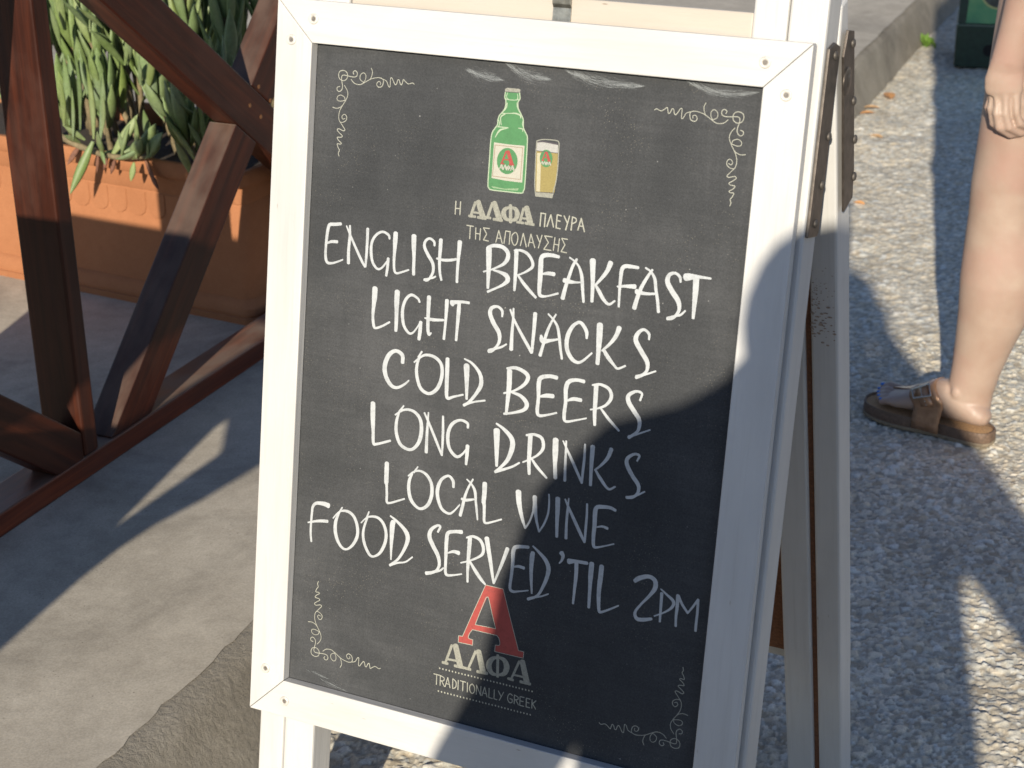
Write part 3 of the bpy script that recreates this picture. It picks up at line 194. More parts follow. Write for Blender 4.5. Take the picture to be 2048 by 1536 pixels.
SHAPES={"big_letter":[[[3021,2225],[3244,2225],[3352,1919],[3492,1536],[3559,1536],[3559,1458],[3195,1454],[3197,1533],[3246,1543],[3253,1574],[3238,1621],[3211,1653],[2895,1652],[2863,1600],[2849,1546],[2868,1533],[2907,1531],[2909,1462],[2723,1456],[2722,1536],[2773,1541]],[[3050,2082],[3070,2074],[3187,1731],[3170,1724],[2925,1720],[2927,1743]]],"bottle":[[[2832,7788],[2831,7731],[2847,7695],[2843,7626],[2819,7580],[2780,7532],[2767,7480],[2766,7436],[2741,7396],[2710,7342],[2699,7252],[2699,7023],[2700,6793],[2713,6744],[2751,6725],[3104,6732],[3132,6761],[3142,6820],[3139,7136],[3133,7324],[3115,7372],[3078,7431],[3068,7517],[3036,7576],[3000,7635],[2991,7697],[3012,7736],[3002,7795]],None],"bottle_cap":[[[2828,7823],[2854,7838],[2987,7838],[3010,7831],[3005,7800],[2827,7795]],None],"bottle_shine":[[[2740,6766],[2904,6756],[3072,6780],[3060,6753],[2920,6745],[2763,6747]],None],"bottle_label":[[[2739,7241],[2916,7237],[3105,7243],[3109,6846],[2912,6844],[2738,6854]],None],"label_emblem":[[[3036,7071],[3036,7043],[3031,7016],[3022,6991],[3008,6968],[2991,6948],[2971,6933],[2948,6922],[2924,6916],[2900,6916],[2876,6922],[2854,6932],[2834,6948],[2817,6968],[2803,6991],[2794,7016],[2790,7044],[2790,7072],[2795,7099],[2805,7124],[2818,7147],[2836,7167],[2856,7182],[2878,7193],[2902,7198],[2926,7198],[2950,7192],[2972,7182],[2992,7166],[3009,7147],[3022,7124],[3031,7098]],None],"beer_foam":[[[3251,7296],[3321,7311],[3496,7294],[3502,7203],[3250,7203]],None],"beer":[[[3250,7203],[3502,7203],[3509,7014],[3497,6783],[3276,6766],[3256,6959]],None],"beer_shine":[[[3260,7184],[3307,7187],[3327,6773],[3283,6773]],None],"glass_base":[[[3275,6763],[3492,6777],[3471,6729],[3282,6725]],None],"glass_emblem":[[[3444,7144],[3444,7126],[3442,7108],[3436,7091],[3428,7076],[3418,7063],[3406,7053],[3392,7046],[3378,7043],[3364,7043],[3349,7047],[3336,7054],[3324,7064],[3313,7077],[3305,7093],[3299,7110],[3296,7128],[3296,7146],[3299,7164],[3305,7181],[3313,7196],[3323,7209],[3335,7219],[3348,7226],[3363,7229],[3377,7229],[3391,7225],[3405,7218],[3417,7208],[3427,7194],[3436,7179],[3441,7162]],None]}

# ------------------------------------------------------------------ materials of the setting
def street_material():
    m, nt, b = new_mat('street_aggregate'); v = coords(nt)
    at = node(nt, 'ShaderNodeAttribute'); at.attribute_name = 'stone'
    base = mixc(nt, 1.0, at.outputs['Color'], ramp(nt, tnoise(nt, v, 420, 4), [(0.25, 0.78), (0.75, 1.15)]), 'MULTIPLY')
    base = mixc(nt, 1.0, base, ramp(nt, tnoise(nt, v, 2.2, 6), [(0.3, 0.84), (0.7, 1.08)]), 'MULTIPLY')
    dirt = ramp(nt, tnoise(nt, v, 7, 5, 0.7), [(0.52, 0.0), (0.72, 0.5)]); base = mixc(nt, dirt, base, mixc(nt, 1.0, base, (0.72, 0.68, 0.62), 'MULTIPLY'))
    nt.links.new(base, b.inputs['Base Color']); b.inputs['Roughness'].default_value = 0.9; b.inputs['Specular IOR Level'].default_value = 0.04
    bump(nt, b, tnoise(nt, v, 330, 5), 0.35, 0.0012); return m
def concrete(name, a, c, sc=1.0, rough_bump=0.35, pit=True, bd=0.002):
    m, nt, b = new_mat(name); v = coords(nt)
    n1 = tnoise(nt, v, 3.5 * sc, 8, 0.62, 0.6); n2 = tnoise(nt, v, 28 * sc, 6, 0.6); n3 = tnoise(nt, v, 300 * sc, 3)
    k = mth(nt, 'ADD', mth(nt, 'MULTIPLY', n1, 0.6), mth(nt, 'MULTIPLY', n2, 0.4))
    base = ramp(nt, k, [(0.32, a), (0.5, [(x + y) / 2 for x, y in zip(a, c)]), (0.66, c)])
    base = mixc(nt, 1.0, base, ramp(nt, n3, [(0.3, 0.86), (0.7, 1.1)]), 'MULTIPLY')
    if pit:
        sp = ramp(nt, tvor(nt, v, 75 * sc), [(0.03, 0.42), (0.14, 1.0)])
        spm = ramp(nt, tnoise(nt, v, 7, 5, 0.7), [(0.46, 1.0), (0.60, 0.0)]); base = mixc(nt, 1.0, base, mixc(nt, spm, sp, 1.0), 'MULTIPLY')
    if pit:
        st = ramp(nt, tnoise(nt, v, 1.7, 8, 0.7, 1.2), [(0.36, 0.74), (0.50, 1.0), (0.68, 1.08)]); base = mixc(nt, 1.0, base, st, 'MULTIPLY')
    nt.links.new(base, b.inputs['Base Color']); b.inputs['Roughness'].default_value = 0.85; b.inputs['Specular IOR Level'].default_value = 0.12
    h = mth(nt, 'ADD', mth(nt, 'MULTIPLY', n2, 1.0), mth(nt, 'MULTIPLY', n3, 0.4)); bump(nt, b, h, rough_bump, bd); return m
def dark_wood(name, axis, k=1.0):
    a = Vector(axis).normalized(); s, t = frame_of(a, Vector((0.3, 0.2, 1)))
    m, nt, b = new_mat(name); v = coords(nt, (a, s, t), (1.2, 26, 26))
    g = tnoise(nt, v, 2.0, 7, 0.62, 0.5); v2 = coords(nt, (a, s, t), (4, 8, 8)); pz = tnoise(nt, v2, 2.5, 5)
    base = ramp(nt, g, [(0.28, (0.017 * k, 0.0046 * k, 0.0025 * k)), (0.5, (0.038 * k, 0.0096 * k, 0.0046 * k)), (0.72, (0.078 * k, 0.0185 * k, 0.007 * k))])
    base = mixc(nt, ramp(nt, pz, [(0.50, 0.0), (0.78, 0.45)]), base, (0.075, 0.032, 0.021))
    sp = ramp(nt, tvor(nt, coords(nt), 120), [(0.03, 1), (0.07, 0)]); spm = ramp(nt, tnoise(nt, coords(nt), 14, 2), [(0.58, 0), (0.66, 1)])
    base = mixc(nt, mth(nt, 'MULTIPLY', sp, spm), base, (0.22, 0.15, 0.10))
    geo = node(nt, 'ShaderNodeNewGeometry'); sx = node(nt, 'ShaderNodeSeparateXYZ'); nt.links.new(geo.outputs['True Normal'], sx.inputs[0])      # lighter colour on upward faces stands in for sunlight on the rail top
    up = ramp(nt, sx.outputs[2], [(0.55, 0.0), (0.95, 1.0)]); base = mixc(nt, mth(nt, 'MULTIPLY', up, ramp(nt, pz, [(0.35, 0.35), (0.6, 0.75)])), base, (0.20, 0.155, 0.12))
    nt.links.new(base, b.inputs['Base Color'])
    nt.links.new(ramp(nt, pz, [(0.3, 0.32), (0.7, 0.55)]), b.inputs['Roughness']); b.inputs['Coat Weight'].default_value = 0.05; b.inputs['Specular IOR Level'].default_value = 0.25; b.inputs['Coat Roughness'].default_value = 0.3
    bump(nt, b, g, 0.35, 0.0012); return m
def white_paint(name, axis, tint=(0.575, 0.560, 0.535)):
    a = Vector(axis).normalized(); s, t = frame_of(a, Vector((0.31, 0.2, 0.9)))
    m, nt, b = new_mat(name); v = coords(nt, (a, s, t), (3, 60, 60)); g = tnoise(nt, v, 2.4, 6, 0.6, 0.3)
    d = tnoise(nt, coords(nt, (a, s, t), (2.0, 9, 9)), 2.0, 5)
    base = ramp(nt, d, [(0.3, [x * 0.87 for x in tint]), (0.62, tint)])
    base = mixc(nt, ramp(nt, g, [(0.52, 0.0), (0.78, 0.5)]), base, (0.43, 0.41, 0.38))
    sm = tnoise(nt, coords(nt), 6.5, 5, 0.6); base = mixc(nt, ramp(nt, sm, [(0.56, 0.0), (0.76, 0.4)]), base, (0.45, 0.43, 0.395))
    # small nicks in the paint, short along the grain
    nk = ramp(nt, tvor(nt, coords(nt, (a, s, t), (26, 130, 130)), 1.0), [(0.05, 1), (0.11, 0)])
    nkm = ramp(nt, tnoise(nt, coords(nt), 21, 2), [(0.60, 0), (0.67, 1)])
    base = mixc(nt, mth(nt, 'MULTIPLY', nk, nkm), base, (0.26, 0.20, 0.15))
    nt.links.new(base, b.inputs['Base Color']); b.inputs['Roughness'].default_value = 0.5
    bump(nt, b, g, 0.45, 0.0011); return m

# ------------------------------------------------------------------ the setting
E0 = Vector((-0.44, 2.04, 0)); KA = R(23.0); ED = Vector((math.sin(KA), math.cos(KA), 0)); EN = Vector((math.cos(KA), -math.sin(KA), 0))
PAT = 0.149
def cells(x, y, size, seed):
    """nearest and second nearest jittered cell point: distances and the nearest cell's random numbers"""
    cx, cy = np.floor(x / size), np.floor(y / size); best = np.full(x.shape, 9.0); sec = np.full(x.shape, 9.0); bid = np.zeros(x.shape)
    for dx in (-1, 0, 1):
        for dy in (-1, 0, 1):
            gx, gy = cx + dx, cy + dy
            hsh = np.sin(gx * 127.1 + gy * 311.7 + seed * 17.3) * 43758.5453; r1 = hsh - np.floor(hsh)
            hsh = np.sin(gx * 269.5 + gy * 183.3 + seed * 7.7) * 28001.8384; r2 = hsh - np.floor(hsh)
            d = np.hypot((gx + 0.15 + 0.7 * r1) * size - x, (gy + 0.15 + 0.7 * r2) * size - y) / size
            hsh = np.sin(gx * 419.2 + gy * 371.9 + seed * 3.1) * 15731.743; r3 = hsh - np.floor(hsh)
            nearer = d < best; sec = np.where(nearer, best, np.minimum(sec, d)); bid = np.where(nearer, r3, bid); best = np.where(nearer, d, best)
    return best, sec, bid
def vnoise(x, y, f, seed):
    x = x * f + seed * 13.7; y = y * f + seed * 5.1; ix, iy = np.floor(x), np.floor(y); fx, fy = x - ix, y - iy; fx = fx * fx * (3 - 2 * fx); fy = fy * fy * (3 - 2 * fy)
    def hs(a, c): q = np.sin(a * 12.9898 + c * 78.233 + seed) * 43758.5453; return q - np.floor(q)
    return (hs(ix, iy) * (1 - fx) + hs(ix + 1, iy) * fx) * (1 - fy) + (hs(ix, iy + 1) * (1 - fx) + hs(ix + 1, iy + 1) * fx) * fy
def street_relief(x, y):
    wx = x + 0.006 * (vnoise(x, y, 60, 1) - 0.5); wy = y + 0.006 * (vnoise(x, y, 60, 2) - 0.5)
    d1, s1, r1 = cells(wx, wy, 0.0150, 1); d2, s2, r2 = cells(wx, wy, 0.0078, 2)
    e1 = np.clip((s1 - d1) / 0.30, 0, 1); e2 = np.clip((s2 - d2) / 0.38, 0, 1)
    big = r1 + 0.5 * (vnoise(x, y, 22, 8) - 0.5) > 0.66; k = (r1 * 7.77) % 1.0; k2 = (r2 * 5.31) % 1.0
    h_big = np.sqrt(e1 * (2 - e1)) * (0.0022 + 0.0030 * k); h_small = np.sqrt(e2 * (2 - e2)) * (0.0008 + 0.0032 * k2)
    h = np.where(big, np.maximum(h_big, 0.3 * h_small), h_small) + 0.0026 * (vnoise(x, y, 170, 3) - 0.5) + 0.0030 * (vnoise(x, y, 60, 9) - 0.5) + 0.010 * (vnoise(x, y, 9, 4) - 0.5) + 0.012 * (vnoise(x, y, 2.3, 5) - 0.5)
    tone = np.where(big, k, k2); hue = (np.where(big, r1, r2) * 31.7) % 1.0
    pal = np.array([(0.40, 0.355, 0.28), (0.53, 0.475, 0.38), (0.62, 0.56, 0.445), (0.69, 0.63, 0.505), (0.77, 0.71, 0.59), (0.86, 0.81, 0.71)])
    q = np.clip(tone, 0, 0.999) ** 1.05 * 4.6; i = np.floor(q).astype(int); f = (q - i)[..., None]; c = pal[i] * (1 - f) + pal[np.minimum(i + 1, 5)] * f
    c = c * (1 + (hue[..., None] - 0.5) * np.array([0.16, 0.02, -0.16]))
    edge = np.where(big, e1, e2)[..., None]; mortar = np.array((0.48, 0.43, 0.34)) * (0.8 + 0.4 * vnoise(x, y, 240, 6)[..., None])
    return h, mortar * (1 - np.clip(edge * 3.0, 0, 1)) + c * np.clip(edge * 3.0, 0, 1)
def ground_sheet():
    V_, F_, K_ = [], [], []; n0 = 0
    for x0, x1, y0, y1, st in ((-0.70, 1.45, 1.62, 3.70, 0.0031), (0.30, 2.75, 3.690, 9.2, 0.0066)):
        xs = np.arange(x0, x1, st); ys = np.arange(y0, y1, st); X_, Y_ = np.meshgrid(xs, ys); h, c = street_relief(X_, Y_)
        V_.append(np.stack([X_, Y_, h - 0.004], -1).reshape(-1, 3)); K_.append(c.reshape(-1, 3)); a, b_ = X_.shape; idx = (np.arange(a * b_).reshape(a, b_) + n0)
        F_.append(np.stack([idx[:-1, :-1], idx[:-1, 1:], idx[1:, 1:], idx[1:, :-1]], -1).reshape(-1, 4)); n0 += a * b_
    V_.append(np.array([(-60, -40, -0.012), (60, -40, -0.012), (60, 120, -0.012), (-60, 120, -0.012)], float)); K_.append(np.tile((0.17, 0.16, 0.145), (4, 1))); F_.append(np.array([[n0, n0 + 1, n0 + 2, n0 + 3]]))  # outer sheet coloured darker so less warm light bounces onto the sign
    Vv, Ff, Kk = np.concatenate(V_), np.concatenate(F_), np.concatenate(K_)
    me = bpy.data.meshes.new('street'); me.vertices.add(len(Vv)); me.vertices.foreach_set('co', Vv.astype(np.float32).ravel()); me.loops.add(Ff.size); me.loops.foreach_set('vertex_index', Ff.astype(np.int32).ravel())
    me.polygons.add(len(Ff)); me.polygons.foreach_set('loop_start', np.arange(0, Ff.size, 4, dtype=np.int32)); me.polygons.foreach_set('loop_total', np.full(len(Ff), 4, np.int32)); me.update(calc_edges=True)
    me.polygons.foreach_set('use_smooth', np.ones(len(Ff), bool))
    at = me.color_attributes.new('stone', 'FLOAT_COLOR', 'POINT'); at.data.foreach_set('color', np.concatenate([Kk, np.ones((len(Kk), 1))], 1).astype(np.float32).ravel())
    me.materials.append(street_material()); me.validate(); o = bpy.data.objects.new('street', me); col.objects.link(o); o['kind'] = 'structure'; return o
ground_sheet()
def patio():
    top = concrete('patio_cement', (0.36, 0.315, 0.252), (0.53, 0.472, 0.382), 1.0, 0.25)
    bm = bmesh.new(); vs = []
    n = 1600; L0, L1 = -6.0, 26.0; row = []
    for i in range(n + 1):
        s = L0 + (L1 - L0) * i / n; p = E0 + ED * s
        nr = max(0.0, min(1.0, 1.6 - s)); j = -0.022 * nr + (0.005 + 0.004 * nr) * noise.noise(Vector((s * 6, 0, 3))) + (0.003 + 0.003 * nr) * noise.noise(Vector((s * 27, 1, 3))) + 0.002 * nr * noise.noise(Vector((s * 90, 1, 3)))
        row.append((p + EN * (-0.012 + j) + Z * PAT, p - EN * 25 + Z * PAT))
    a = [bm.verts.new(x[0]) for x in row]; b = [bm.verts.new(x[1]) for x in row]
    for i in range(n): bm.faces.new((a[i], a[i + 1], b[i + 1], b[i]))
    build('patio', bm, top, kind='structure')
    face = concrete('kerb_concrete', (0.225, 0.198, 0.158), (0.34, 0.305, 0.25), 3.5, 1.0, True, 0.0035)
    bm = bmesh.new(); prof = [(-0.10, PAT - 0.0008), (-0.034, PAT - 0.0012), (-0.004, PAT - 0.010), (0.004, PAT - 0.026), (0.016, 0.09), (0.028, 0.05), (0.040, 0.018), (0.050, -0.01)]
    n = 900; rows = []
    for i in range(n + 1):
        s = L0 + (L1 - L0) * i / n; p = E0 + ED * s; near = max(0.0, min(1.0, (1.0 - s) / 1.0)); r = []
        for k, (o, z) in enumerate(prof):
            q = Vector((s * 14, o * 60, z * 40)); amp = (0.0035 - 0.0015 * near) * (0.0 if k < 2 else min(1, k / 3))
            off = o + near * 0.035 * max(0, (PAT - z) / PAT) + amp * (noise.noise(q) + 0.6 * noise.noise(q * 3.1))
            r.append(bm.verts.new(p + EN * off + Z * (z + (0.35 * amp * noise.noise(q * 1.7 + Vector((5, 0, 0))) if 0 < k < 7 else 0))))
        rows.append(r)
    for a, b in zip(rows, rows[1:]):
        for k in range(len(prof) - 1): bm.faces.new((a[k], a[k + 1], b[k + 1], b[k]))
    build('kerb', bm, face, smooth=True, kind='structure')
patio()

# ------------------------------------------------------------------ the chalkboard sign
O = Vector((-0.3292, 1.8444, 0.27)); YAW, TILT = R(-26.137), R(11.032)
FW, FH, FM, FT = 0.62, 0.8584, 0.0469, 0.014
U = Vector((math.cos(YAW), math.sin(YAW), 0)); N0 = Vector((-math.sin(YAW), math.cos(YAW), 0))
V = Z * math.cos(TILT) + N0 * math.sin(TILT); NB = N0 * math.cos(TILT) - Z * math.sin(TILT)      # NB points backwards
def fp(u, v, d=0.0): return O + U * u + V * v + NB * d
FOOT_V = -0.27 / math.cos(TILT)
sign = thing('chalkboard_sign', tuple(fp(0.31, FOOT_V) + N0 * 0.25), 'white framed folding chalkboard sign with a hand lettered food and drinks menu', 'sign')
wp_u = white_paint('white_paint_across', U); wp_v = white_paint('white_paint_along', V)
steel = simple('dark_steel', (0.16, 0.135, 0.115), 0.42, 0.85, 0.25, 90, 0.3, 0.0006)
bolt_m = simple('black_bolt', (0.12, 0.105, 0.09), 0.6, 0.6, 0.3, 200)
mdf = simple('raw_wood_edge', (0.20, 0.085, 0.04), 0.8, 0, 0.3, 300, 0.4)
screw_m = simple('painted_screw', (0.58, 0.55, 0.50), 0.45, 0.2, 0.2, 400, 0.3, 0.0005)
slot_m = simple('screw_recess', (0.20, 0.18, 0.16), 0.6, 0.2, 0.2, 400)
g = 0.0003
def bar(pts, m):
    bm = bmesh.new(); prism(bm, [fp(*p) for p in pts], NB * FT); return build('frame_bar', bm, m, sign, bevel=0.0012)
bar([(0, FH), (FW, FH), (FW - FM - g, FH - FM), (FM + g, FH - FM)], wp_u)
bar([(0, 0), (FW, 0), (FW - FM - g, FM), (FM + g, FM)], wp_u)
bar([(0, 2 * g), (FM, FM + g), (FM, FH - FM - g), (0, FH - 2 * g)], wp_v)
bar([(FW, 2 * g), (FW - FM, FM + g), (FW - FM, FH - FM - g), (FW, FH - 2 * g)], wp_v)
def screw(u, v, ang):
    bm = bmesh.new(); c = fp(u, v, -0.0002); ring = []
    for rr, dd in ((0.0062, 0.0), (0.0058, -0.0009), (0.0050, -0.0013), (0.0034, -0.0011), (0.0026, -0.0003)):
        ring.append([bm.verts.new(c + U * (rr * math.cos(k * math.pi / 10)) + V * (rr * math.sin(k * math.pi / 10)) + NB * dd) for k in range(20)])
    for a, b in zip(ring, ring[1:]):
        for k in range(20): bm.faces.new((a[k], a[(k + 1) % 20], b[(k + 1) % 20], b[k]))
    f = bm.faces.new(ring[-1]); f.material_index = 1
    ca, sa = math.cos(ang), math.sin(ang)
    for sgn in (0, 1):
        x = U * ca + V * sa if sgn == 0 else V * ca - U * sa; y = x.cross(NB)
        q = [c + x * a + y * b2 + NB * (-0.00125 - 0.00004 * sgn) for a, b2 in ((-.0021, -.0006), (.0021, -.0006), (.0021, .0006), (-.0021, .0006))]
        ff = bm.faces.new([bm.verts.new(p) for p in q]); ff.material_index = 1
    bmesh.ops.recalc_face_normals(bm, faces=bm.faces); build('screw', bm, [screw_m, slot_m], sign)
for k, (u, v) in enumerate([(0.048, 0.838), (0.020, 0.813), (0.573, 0.836), (0.598, 0.806), (0.021, 0.057), (0.050, 0.021), (0.572, 0.022), (0.599, 0.056)]): screw(u, v, 0.3 + k * 0.7)

def chalk_material():
    m, nt, b = new_mat('chalkboard_black'); ax = (U, V, NB); v = coords(nt, ax)
    cl = tnoise(nt, v, 5.0, 6, 0.6, 0.4); st = tnoise(nt, coords(nt, ax, (4, 90, 1)), 2.2, 6, 0.65); st2 = tnoise(nt, coords(nt, ax, (80, 3, 1)), 2.0, 6, 0.65)
    k = mth(nt, 'ADD', mth(nt, 'MULTIPLY', cl, 0.66), mth(nt, 'ADD', mth(nt, 'MULTIPLY', st, 0.15), mth(nt, 'MULTIPLY', st2, 0.10)))
    base = ramp(nt, k, [(0.32, (0.042, 0.0435, 0.0455)), (0.45, (0.054, 0.0555, 0.0575)), (0.58, (0.076, 0.077, 0.079))])
    d = ramp(nt, tvor(nt, v, 330), [(0.06, 1), (0.22, 0)]); dm = ramp(nt, tnoise(nt, v, 16, 5, 0.7), [(0.46, 0), (0.68, 0.75)])
    base = mixc(nt, mth(nt, 'MULTIPLY', d, dm), base, (0.22, 0.20, 0.16))
    d2 = ramp(nt, tvor(nt, v, 62), [(0.025, 1), (0.06, 0)]); dm2 = ramp(nt, tnoise(nt, v, 11, 3), [(0.50, 0), (0.62, 0.8)])
    base = mixc(nt, mth(nt, 'MULTIPLY', d2, dm2), base, (0.30, 0.295, 0.28))
    gr = ramp(nt, tnoise(nt, v, 560, 3), [(0.3, 0.84), (0.72, 1.18)]); base = mixc(nt, 1.0, base, gr, 'MULTIPLY')
    nt.links.new(base, b.inputs['Base Color']); b.inputs['Roughness'].default_value = 0.8; b.inputs['Specular IOR Level'].default_value = 0.08
    bump(nt, b, mth(nt, 'ADD', st, tnoise(nt, v, 500, 3)), 0.2, 0.0004); return m
bm = bmesh.new(); prism(bm, [fp(FM - 0.008, FM - 0.008, FT + 0.0006), fp(FW - FM + 0.008, FM - 0.008, FT + 0.0006), fp(FW - FM + 0.008, FH - FM + 0.008, FT + 0.0006), fp(FM - 0.008, FH - FM + 0.008, FT + 0.0006)], NB * 0.005)
board = build('chalkboard', bm, chalk_material(), sign, label='dark chalkboard with white hand lettering, bottle drawing and corner flourishes')
BD = FT + 0.0006                        # the board's surface

def paint(name, c, wear=0.25, sc=160, rough=0.7, edge=None):
    m, nt, b = new_mat(name); v = coords(nt); n = tnoise(nt, v, sc, 5, 0.65); n2 = tnoise(nt, v, sc * 4, 3)
    k = mth(nt, 'ADD', mth(nt, 'MULTIPLY', n, 0.7), mth(nt, 'MULTIPLY', n2, 0.3))
    nt.links.new(ramp(nt, k, [(0.34, [x * (1 - wear) for x in c]), (0.5, [x * (1 - wear * 0.3) for x in c]), (0.62, c)]), b.inputs['Base Color'])
    b.inputs['Roughness'].default_value = rough; return m
chalk_white = paint('chalk_marker_white', (0.455, 0.47, 0.475), 0.22, 75)
print_cream = paint('printed_cream', (0.38, 0.375, 0.31), 0.30, 260)
print_grey = paint('printed_worn_cream', (0.30, 0.295, 0.245), 0.45, 420)
def lifted(k): return 0.00012 + 0.00003 * (k % 9)
def ribbons(name, data, m, base=0.0, parent=board, wmul=1.0, mp=None):
    bm = bmesh.new()
    for si, st in enumerate(data):
        P = [(st[i] * 1e-4, st[i + 1] * 1e-4, st[i + 2] * 1e-5 * wmul) for i in range(0, len(st), 3)]
        if mp: P = [(*mp(a, b), c) for a, b, c in P]
        P = smooth_pts(P, 6); P = [np.array(p) for p in P]; n = len(P); L = []
        up = base + lifted(si)
        def pt(xy, k): return bm.verts.new(fp(float(xy[0]), float(xy[1]), BD - up - 0.00012 * k / n))
        for i, p in enumerate(P):
            t = P[min(i + 1, n - 1)][:2] - P[max(i - 1, 0)][:2]; t = t / (np.linalg.norm(t) + 1e-12); nn = np.array((-t[1], t[0])); w = p[2] / 2 * (1 + 0.07 * noise.noise(Vector((p[0] * 700, p[1] * 700, si))))
            L.append((pt(p[:2] + nn * w, i), pt(p[:2] - nn * w, i), t))
        for (a, b, _), (c, d, _) in zip(L, L[1:]): bm.faces.new((a, b, d, c))
        for (i, sg) in ((0, -1), (n - 1, 1)):                       # rounded ends
            t = L[i][2]; nn = np.array((-t[1], t[0])); w = P[i][2] / 2; fan = []
            for k in range(1, 6):
                an = math.pi * k / 6; fan.append(pt(P[i][:2] + nn * w * math.cos(an) + sg * t * w * 0.7 * math.sin(an), i))
            bm.faces.new([L[i][0]] + fan + [L[i][1]])
    for f in bm.faces:
        if f.normal.dot(NB) > 0: f.normal_flip()
    bm.normal_update()
    fl = [f for f in bm.faces if f.normal.dot(NB) > 0]
    bmesh.ops.reverse_faces(bm, faces=fl)
    return build(name, bm, m, parent)
def flat(name, key, m, up, parent=board):
    pts, hole = SHAPES[key]; bm = bmesh.new()
    mk = lambda q: [bm.verts.new(fp(a * 1e-4, b * 1e-4, BD - up)) for a, b in q]
    def loop(vs): return [bm.edges.new((vs[i], vs[(i + 1) % len(vs)])) for i in range(len(vs))]
    e = loop(mk(pts))
    if hole: e += loop(mk(hole))
    bmesh.ops.triangle_fill(bm, use_beauty=True, use_dissolve=False, edges=e)
    bm.normal_update(); bmesh.ops.reverse_faces(bm, faces=[f for f in bm.faces if f.normal.dot(NB) > 0])
    return build(name, bm, m, parent)
for ln in ('ENGLISH BREAKFAST', 'LIGHT SNACKS', 'COLD BEERS', 'LONG DRINKS', 'LOCAL WINE', 'FOOD SERVED TIL 2PM'):
    ribbons('menu_line', STROKES[ln], chalk_white, wmul=0.95)
ribbons('slogan', STROKES['slogan'], print_cream); ribbons('tagline', STROKES['tagline'], print_cream); [ribbons('dotted_line', STROKES['dotted_line'][k:k + 30], print_cream) for k in (0, 30)]
ribbons('wordmark', STROKES['wordmark_top'], print_grey); ribbons('wordmark', STROKES['wordmark_bottom'], print_grey)
red_p = paint('printed_red', (0.34, 0.055, 0.045), 0.22, 130); green_p = paint('printed_green', (0.065, 0.20, 0.075), 0.16, 150)
flat('emblem', 'big_letter', red_p, 0.00006); ribbons('emblem_outline', STROKES['big_letter_outline'], print_cream, 0.0001)
bottle = flat('bottle_drawing', 'bottle', green_p, 0.00006)
ribbons('bottle_outline', STROKES['bottle_outline'], paint('printed_pale_green', (0.36, 0.43, 0.30), 0.2, 300), 0.0001)
flat('bottle_cap', 'bottle_cap', print_grey, 0.0001); flat('bottle_shine', 'bottle_shine', paint('printed_light_green', (0.24, 0.35, 0.20), 0.35, 500), 0.0001)
flat('bottle_label', 'bottle_label', paint('printed_label', (0.42, 0.40, 0.33), 0.12, 300), 0.00014)
ribbons('label_border', STROKES['label_border'], paint('printed_brown', (0.26, 0.17, 0.11), 0.2), 0.0003)
flat('label_emblem', 'label_emblem', green_p, 0.0003)
flat('beer', 'beer', paint('printed_gold', (0.285, 0.225, 0.075), 0.25, 700), 0.00006); flat('beer_foam', 'beer_foam', paint('printed_foam', (0.40, 0.39, 0.36), 0.3, 700), 0.00010)
flat('glass_base', 'glass_base', print_grey, 0.0001); flat('beer_shine', 'beer_shine', paint('printed_straw', (0.44, 0.40, 0.27), 0.15), 0.00014)
flat('glass_emblem', 'glass_emblem', green_p, 0.0003)
ribbons('glass_outline', STROKES['glass_outline'], print_grey, 0.0001); pd_ = paint('printed_dark', (0.07, 0.06, 0.07), 0.2); [ribbons('glass_rim' if k == 0 else 'glass_line', STROKES['glass_rim'][k:k + 1], pd_, 0.0004) for k in range(3)]
[(ribbons('emblem_letter', STROKES['emblem_letter'][k * 5:k * 5 + 5], red_p, 0.0004), ribbons('emblem_word', STROKES['emblem_word'][k * 11:k * 11 + 11], print_cream, 0.0008)) for k in (0, 1)]
c0 = FCENTRES[0]
for (cx, cy), sx, sy in zip(FCENTRES, (1, -1, 1, -1), (1, 1, -1, -1)):
    ribbons('corner_flourish', FLOURISH, print_cream, mp=lambda a, b: (cx + sx * (a - c0[0]), cy + sy * (b - c0[1])))
# chalk rubbed along the top edge: many fine dry strokes
dust_m = paint('chalk_dust', (0.25, 0.265, 0.27), 0.45, 600)
for (a, b, w, n, bow) in (((0.2359, 0.7976), (0.2779, 0.7914), 0.0040, 190, 0.001), ((0.2841, 0.8077), (0.3346, 0.7974), 0.0045, 230, 0.003), ((0.3538, 0.8070), (0.4395, 0.7998), 0.0048, 420, 0.004), ((0.4903, 0.8080), (0.5625, 0.8050), 0.0036, 300, 0.0055), ((0.072, 0.062), (0.10, 0.058), 0.0015, 30, 0.0), ((0.092, 0.055), (0.125, 0.049), 0.003, 36, 0.0)):
    smear = []
    for k in range(n):
        t = rng.random() ** 0.9; env = math.sin(math.pi * min(0.97, t * 0.94 + 0.04)); jt = rng.gauss(0, 0.8) * w * env; dx, dy = b[0] - a[0], b[1] - a[1]
        x = a[0] + dx * t; l = rng.uniform(0.004, 0.020) * (0.5 + env / 2); y = a[1] + dy * t + jt - bow * math.sin(math.pi * t); y = min(y, FH - FM - 0.002)
        sl = dy / dx * 1.1 + rng.gauss(0, 0.06) - bow * math.pi * math.cos(math.pi * t) / dx - 0.25 * (t < 0.3)
        p = rng.uniform(0.5, 1.0) * (1 - min(0.7, abs(jt) / w * 0.5))
        smear.append([(x - l / 2) * 1e4, (y - sl * l / 2) * 1e4, 2, x * 1e4, y * 1e4, rng.uniform(8, 38) * p, (x + l / 2) * 1e4, (y + sl * l / 2) * 1e4, 2])
    ribbons('chalk_smear', smear, dust_m)
scr = []
